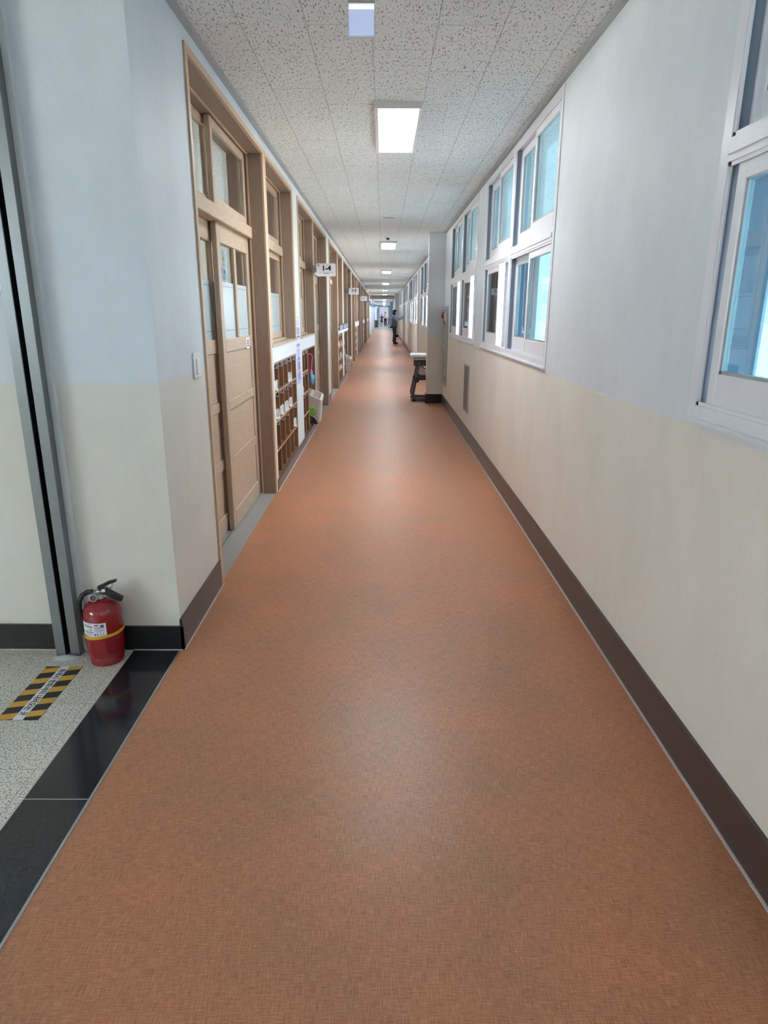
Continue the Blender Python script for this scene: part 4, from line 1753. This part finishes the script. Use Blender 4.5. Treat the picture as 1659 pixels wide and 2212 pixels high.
# ------------------------------------------------------------------ hydrant cabinet, wall panel, outlets
root = empty('hydrant_cabinet', (XR, 11.06, 0.35))
g = MB()
g.bbox(-0.012, 0.0, -0.36, 0.36, 0, 1.225, 'cabinet_grey', 0.003)
g.build('frame', root)
g = MB()
g.bbox(-0.018, -0.012, -0.33, 0.33, 0.03, 0.88, 'cabinet_grey', 0.003)
for j, t in enumerate('소화전'):
    put_text(g, t, 0.13, (-0.0186, 0.02, 0.70 - 0.21 * j), (0, -1, 0), (0, 0, 1), 'black_ink', 1.0, 0.004)
g.box(-0.0184, -0.0179, -0.26, -0.05, 0.09, 0.16, 'panel_grey')
g.build('door', root)
g = MB()
g.bbox(-0.018, -0.012, -0.33, 0.33, 0.90, 1.20, 'cabinet_grey', 0.003)
for z in (0.92, 0.95, 1.16):
    g.box(-0.019, -0.018, -0.25, 0.25, z, z + 0.012, 'panel_grey')
g.build('alarm_panel', root)
g = MB()
g.lathe([(0.05, -0.018), (0.052, -0.035), (0.042, -0.06), (0.02, -0.075), (0.0, -0.078)], 'red_paint', (0, 0.16, 1.09), 24, 'x', False)
g.build('alarm_lamp', root)['label'] = 'red alarm lamp'
g = MB()
g.lathe([(0.08, -0.018), (0.08, -0.03), (0.06, -0.034), (0.0, -0.03)], 'plastic_white', (0, -0.02, 1.07), 28, 'x', False)
g.build('siren', root)
g = MB()
g.lathe([(0.03, -0.018), (0.03, -0.026), (0.0, -0.028)], 'red_paint', (0, 0.14, 0.99), 20, 'x', False)
g.build('call_button', root)
tag(root, 'tall grey hydrant cabinet with red alarm lamp in the right wall', 'hydrant cabinet')

root = empty('wall_panel', (XR, 8.11, 0.32))
g = MB()
for (a, b2, c, e) in ((-0.215, -0.19, 0, 0.57), (0.19, 0.215, 0, 0.57), (-0.19, 0.19, 0, 0.025), (-0.19, 0.19, 0.545, 0.57)):
    g.bbox(-0.012, 0.0, a, b2, c, e, 'alu', 0.003)
g.build('frame', root)
g = MB()
g.box(-0.006, 0.0, -0.19, 0.19, 0.025, 0.545, 'panel_grey')
for j in range(24):
    z = 0.04 + 0.021 * j
    g.box(-0.009, -0.006, -0.18, 0.18, z, z + 0.008, 'rail_grey')
g.build('grille', root)
tag(root, 'low grey metal grille panel in the cream right wall', 'grille')
for (y, z, lab) in ((22.2, 0.36, 'white socket plate low on the right wall behind the desk'), (40.0, 0.36, 'far white socket plate low on the right wall past the woman')):
    root = empty('wall_socket', (XR, y, z))
    g = MB()
    g.bbox(-0.016, 0, -0.06, 0.06, 0, 0.125, 'plastic_white', 0.003)
    g.build('plate', root)
    g = MB()
    g.lathe([(0.02, -0.016), (0.02, -0.018), (0.0, -0.018)], 'dark_plastic', (0, 0, 0.06), 16, 'x', False)
    g.build('outlet', root)
    tag(root, lab, 'socket', 'wall sockets on the right wall')
root = empty('conduit', (XR - 0.02, 19.55, 0.16))
g = MB()
g.tube([(0, 0, 0), (0, 0, 2.5)], 0.014, 'pvc', 10)
g.build('pipe', root)
g = MB()
g.bbox(-0.03, 0.018, -0.05, 0.05, 1.45, 1.56, 'pvc', 0.004)
g.build('box', root)
tag(root, 'grey conduit pipe on the right wall beyond the pillar', 'pipe')

# ------------------------------------------------------------------ school desk behind the pillar
root = empty('desk', (0.73, 11.98, 0.0))
g = MB()
g.bbox(-0.25, 0.23, -0.29, 0.33, 0.745, 0.79, 'plastic_white', 0.008)
g.build('tabletop', root)
g = MB()
g.bbox(-0.208, 0.22, -0.262, 0.31, 0.697, 0.736, 'cabinet_grey', 0.006)
g.build('book_tray', root)
g = MB()
g.bbox(-0.2, 0.22, -0.26, -0.02, 0.60, 0.694, 'dark_plastic', 0.01)
g.bbox(-0.17, 0.2, -0.22, 0.26, 0.655, 0.694, 'dark_plastic', 0.01)
g.build('underframe', root)
for yy in (-0.25, 0.27):
    g = MB()
    pts = [(-0.1, yy, 0.68), (-0.13, yy, 0.56), (-0.155, yy, 0.42), (-0.2, yy, 0.2), (-0.215, yy, 0.11), (-0.205, yy, 0.06), (-0.17, yy, 0.035), (-0.1, yy, 0.028), (0.22, yy, 0.028)]
    g.tube(pts, [0.02, 0.022, 0.024, 0.028, 0.03, 0.03, 0.028, 0.026, 0.026], 'rail_grey', 12)
    g.bbox(-0.235, -0.15, yy - 0.03, yy + 0.03, 0.0, 0.03, 'black_rubber', 0.008)
    g.bbox(0.16, 0.23, yy - 0.03, yy + 0.03, 0.0, 0.03, 'black_rubber', 0.008)
    g.bbox(-0.19, -0.11, yy - 0.032, yy + 0.032, 0.32, 0.40, 'black_rubber', 0.01)
    g.build('leg_frame', root)
g = MB()
g.bbox(-0.13, -0.09, -0.22, 0.26, 0.36, 0.46, 'dark_plastic', 0.01)
g.bbox(-0.13, 0.2, -0.27, -0.25, 0.36, 0.45, 'dark_plastic', 0.006)
g.add([(-0.1, -0.24, 0.6), (-0.06, -0.24, 0.6), (0.2, -0.24, 0.44), (0.16, -0.24, 0.44), (-0.1, -0.22, 0.6), (-0.06, -0.22, 0.6), (0.2, -0.22, 0.44), (0.16, -0.22, 0.44)], [(0, 1, 2, 3), (4, 7, 6, 5), (0, 4, 5, 1), (1, 5, 6, 2), (2, 6, 7, 3), (3, 7, 4, 0)], 'rail_grey')
g.build('crossbar', root)
tag(root, 'white topped school desk with grey curved legs behind the pillar', 'desk')


# ------------------------------------------------------------------ people
def skin_mesh(name, verts, edges, radii, mat, parent, root_i=0, sub=2):
    me = bpy.data.meshes.new(name)
    me.from_pydata(verts, edges, [])
    ob = bpy.data.objects.new(name + '_tmp', me)
    COL.objects.link(ob)
    sk = ob.modifiers.new('skin', 'SKIN')
    sk.use_smooth_shade = True
    for i, v in enumerate(me.skin_vertices[0].data):
        r = radii[i]
        v.radius = r if isinstance(r, tuple) else (r, r)
        v.use_root = i == root_i
    sb = ob.modifiers.new('sub', 'SUBSURF')
    sb.levels = sb.render_levels = sub
    bpy.context.view_layer.update()
    dg = bpy.context.evaluated_depsgraph_get()
    out = bpy.data.meshes.new_from_object(ob.evaluated_get(dg))
    out.name = name
    out.materials.clear()
    out.materials.append(MATS[mat])
    for p in out.polygons:
        p.use_smooth = True
        p.material_index = 0
    bpy.data.objects.remove(ob)
    o = bpy.data.objects.new(name, out)
    COL.objects.link(o)
    o.parent = parent
    return o


def person(loc, rz, H, label, arms, shirt, vest, legs, shorts, shoe, hairlong, feet, stout=1.0):
    """figure facing +x before rotation; arms: two lists of (x,y,z) elbow,wrist in fractions of H"""
    root = empty('person', loc, rz)
    s = H / 1.65
    V, E, Rd = [], [], []

    def v(p, r, link=None):
        V.append((p[0] * s, p[1] * s, p[2] * s))
        Rd.append((r[0] * s, r[1] * s) if isinstance(r, tuple) else r * s)
        if link is not None:
            E.append((link, len(V) - 1))
        return len(V) - 1
    pel = v((0, 0, 0.88), (0.115, 0.15))
    wai = v((0.0, 0, 1.02), (0.095, 0.125), pel)
    che = v((0.01, 0, 1.2), (0.11, 0.145), wai)
    upc = v((0.005, 0, 1.32), (0.085, 0.12), che)
    nek = v((0.012, 0, 1.40), 0.047, upc)
    hd0 = v((0.03, 0, 1.46), 0.062, nek)
    hd1 = v((0.04, 0, 1.54), (0.085, 0.075), hd0)
    hd2 = v((0.032, 0, 1.61), (0.07, 0.062), hd1)
    hands = []
    for sd, (el, wr) in zip((-1, 1), arms):
        sh = v((0.0, sd * 0.165, 1.325), 0.052, upc)
        e = v(el, 0.04, sh)
        w = v(wr, 0.027, e)
        d = (Vector(wr) - Vector(el)).normalized()
        p = v(Vector(wr) + d * 0.06, (0.034, 0.02), w)
        hands.append((Vector(wr), d))
        side = d.cross(Vector((0, 1, 0)))
        if side.length < 0.1:
            side = Vector((1, 0, 0))
        side = side.normalized()
        lat = Vector((0, 1, 0))
        for j, ln in enumerate((0.062, 0.074, 0.07, 0.056)):
            off = side * (-0.024 + 0.016 * j)
            k1 = v(Vector(wr) + d * 0.095 + off, 0.0092, p)
            k2 = v(Vector(wr) + d * (0.095 + ln * 0.5) + off + lat * (-sd * 0.006), 0.0086, k1)
            v(Vector(wr) + d * (0.095 + ln) + off + lat * (-sd * 0.022), 0.0076, k2)
        t1 = v(Vector(wr) + d * 0.045 - side * 0.03, 0.0105, p)
        v(Vector(wr) + d * 0.085 - side * 0.046, 0.009, t1)
    for sd, (kn, an) in zip((-1, 1), feet):
        hp = v((0, sd * 0.085, 0.82), 0.088, pel)
        k = v(kn, 0.056, hp)
        cf = v((kn[0] * 0.5 + an[0] * 0.5 - 0.012, kn[1] * 0.5 + an[1] * 0.5, kn[2] * 0.62 + an[2] * 0.38), 0.054, k)
        a = v(an, 0.034, cf)
        ft = v((an[0] + 0.06, an[1], 0.035), 0.032, a)
        v((an[0] + 0.15, an[1], 0.028), (0.024, 0.035), ft)
    body = skin_mesh('body', V, E, Rd, 'skin', root, pel)
    # face: nose, ears, eyes, mouth added to the body mesh
    f = MB()
    f.ellipsoid((0.126 * s, 0, 1.53 * s), (0.016 * s, 0.011 * s, 0.02 * s), 'skin', 10, 8)
    for sd in (-1, 1):
        f.ellipsoid((0.032 * s, sd * 0.078 * s, 1.535 * s), (0.018 * s, 0.008 * s, 0.03 * s), 'skin', 10, 8)
        f.ellipsoid((0.112 * s, sd * 0.028 * s, 1.552 * s), (0.008 * s, 0.014 * s, 0.007 * s), 'hair', 8, 6)
    f.ellipsoid((0.112 * s, 0, 1.487 * s), (0.008 * s, 0.022 * s, 0.006 * s), 'ink_red', 8, 6)
    f.build('face', root)
    # hair
    h = MB()
    h.ellipsoid((0.018 * s, 0, 1.585 * s), (0.104 * s, 0.094 * s, 0.085 * s), 'hair', 20, 12)
    if hairlong:
        h.ellipsoid((-0.025 * s, 0, 1.505 * s), (0.085 * s, 0.105 * s, 0.12 * s), 'hair', 20, 12)
        for sd in (-1, 1):
            h.ellipsoid((0.02 * s, sd * 0.075 * s, 1.49 * s), (0.05 * s, 0.03 * s, 0.1 * s), 'hair', 14, 10)
    else:
        h.ellipsoid((-0.025 * s, 0, 1.54 * s), (0.07 * s, 0.082 * s, 0.075 * s), 'hair', 16, 10)
    h.build('hair', root)

    def garment(name, pts, edges, rad, mat, root_i=0):
        return skin_mesh(name, [tuple(c * s for c in p) for p in pts], edges, [tuple(q * s * stout for q in r) if isinstance(r, tuple) else r * s * (1 + (stout - 1) * 0.6) for r in rad], mat, root, root_i)
    # shirt with short sleeves
    pts = [(0, 0, 0.9), (0, 0, 1.02), (0.01, 0, 1.2), (0.005, 0, 1.325), (0.01, 0, 1.375)]
    rad = [(0.125, 0.165), (0.108, 0.14), (0.122, 0.158), (0.098, 0.13), (0.055, 0.06)]
    ed = [(0, 1), (1, 2), (2, 3), (3, 4)]
    for sd, (el, wr) in zip((-1, 1), arms):
        i = len(pts)
        a = Vector((0, sd * 0.168, 1.328))
        e = a.lerp(Vector(el), 0.72)
        pts += [tuple(a), tuple(e)]
        rad += [0.066, 0.055]
        ed += [(3, i), (i, i + 1)]
    garment('shirt', pts, ed, rad, shirt)
    if vest:
        garment('vest', [(0, 0, 0.78), (0, 0, 0.92), (0, 0, 1.03), (0.01, 0, 1.2), (0.005, 0, 1.31), (0.006, 0, 1.35)], [(0, 1), (1, 2), (2, 3), (3, 4), (4, 5)],
                [(0.14, 0.178), (0.137, 0.176), (0.12, 0.152), (0.134, 0.168), (0.11, 0.145), (0.07, 0.09)], vest)
    pts, rad, ed = [(0, 0, 1.02), (0, 0, 0.86)], [(0.112, 0.146), (0.128, 0.165)], [(0, 1)]
    for sd, (kn, an) in zip((-1, 1), feet):
        i = len(pts)
        k = Vector(kn)
        if shorts:
            pts += [(0, sd * 0.088, 0.78), tuple(Vector((0, sd * 0.088, 0.78)).lerp(k, 0.85))]
            rad += [0.104, 0.092]
            ed += [(1, i), (i, i + 1)]
        else:
            a = Vector(an)
            pts += [(0, sd * 0.088, 0.78), tuple(k), tuple(a + Vector((0, 0, -0.02)))]
            rad += [0.102, 0.078, 0.064]
            ed += [(1, i), (i, i + 1), (i + 1, i + 2)]
    garment('shorts' if shorts else 'trousers', pts, ed, rad, legs, 1)
    for (kn, an) in feet:
        garment('shoe', [(an[0] - 0.03, an[1], 0.04), (an[0] + 0.06, an[1], 0.04), (an[0] + 0.165, an[1], 0.034)], [(0, 1), (1, 2)], [(0.042, 0.042), (0.04, 0.046), (0.03, 0.042)], shoe, 1)
    tag(root, label, 'person', None)
    return root


person((0.56, 35.0, 0.0), 0.0, 1.66, 'person with dark bobbed hair, grey vest and dark trousers reaching to the window',
       [((0.12, -0.2, 1.12), (0.30, -0.19, 1.2)), ((0.13, 0.19, 1.14), (0.31, 0.14, 1.26))],
       'shirt_blue', 'vest_grey', 'trousers_slate', False, 'shoe_dark', True,
       [((0.02, -0.09, 0.47), (-0.03, -0.09, 0.08)), ((0.03, 0.09, 0.47), (0.03, 0.09, 0.08))], 1.2)
person((-0.2, 84.0, 0.0), math.radians(-90), 1.42, 'far person in dark top and knee length shorts walking left of the other',
       [((0.04, -0.24, 1.08), (0.12, -0.2, 0.88)), ((-0.02, 0.24, 1.08), (0.1, 0.26, 0.9))],
       'cloth_dark', None, 'cloth_black', True, 'shoe_dark', False,
       [((0.06, -0.09, 0.47), (0.02, -0.09, 0.08)), ((0.0, 0.09, 0.47), (-0.08, 0.09, 0.09))])
person((0.25, 84.6, 0.0), math.radians(-90), 1.68, 'far person in white shirt and black trousers walking at the corridor end',
       [((0.0, -0.25, 1.08), (0.06, -0.27, 0.86)), ((0.03, 0.25, 1.08), (0.1, 0.25, 0.86))],
       'cloth_white', None, 'cloth_black', False, 'shoe_dark', False,
       [((0.05, -0.09, 0.47), (0.0, -0.09, 0.08)), ((0.02, 0.09, 0.47), (-0.05, 0.09, 0.09))])

# far furniture
root = empty('folding_table', (0.66, 88.0, 0))
g = MB()
g.bbox(-0.22, 0.26, -0.3, 0.3, 0.82, 0.87, 'cloth_black', 0.01)
g.build('tabletop', root)
for sy in (-0.25, 0.25):
    g = MB()
    g.tube([(-0.2, sy, 0.0), (0.2, sy, 0.84)], 0.025, 'cloth_black', 8)
    g.tube([(0.2, sy, 0.0), (-0.2, sy, 0.84)], 0.025, 'cloth_black', 8)
    g.build('leg_frame', root)
tag(root, 'dark folding table beside the far person in white', 'table')
root = empty('low_cabinet', (-0.79, 80.0, 0))
g = MB()
g.bbox(-0.18, 0.18, -0.6, 0.6, 0.04, 0.75, 'panel_grey', 0.01)
g.bbox(-0.17, 0.17, -0.58, 0.58, 0.0, 0.04, 'base_black', 0.004)
g.build('carcass', root)
g = MB()
g.bbox(-0.2, 0.2, -0.62, 0.62, 0.75, 0.78, 'cabinet_grey', 0.005)
g.build('top', root)
tag(root, 'low grey cabinet against the far bluish wall', 'cabinet')
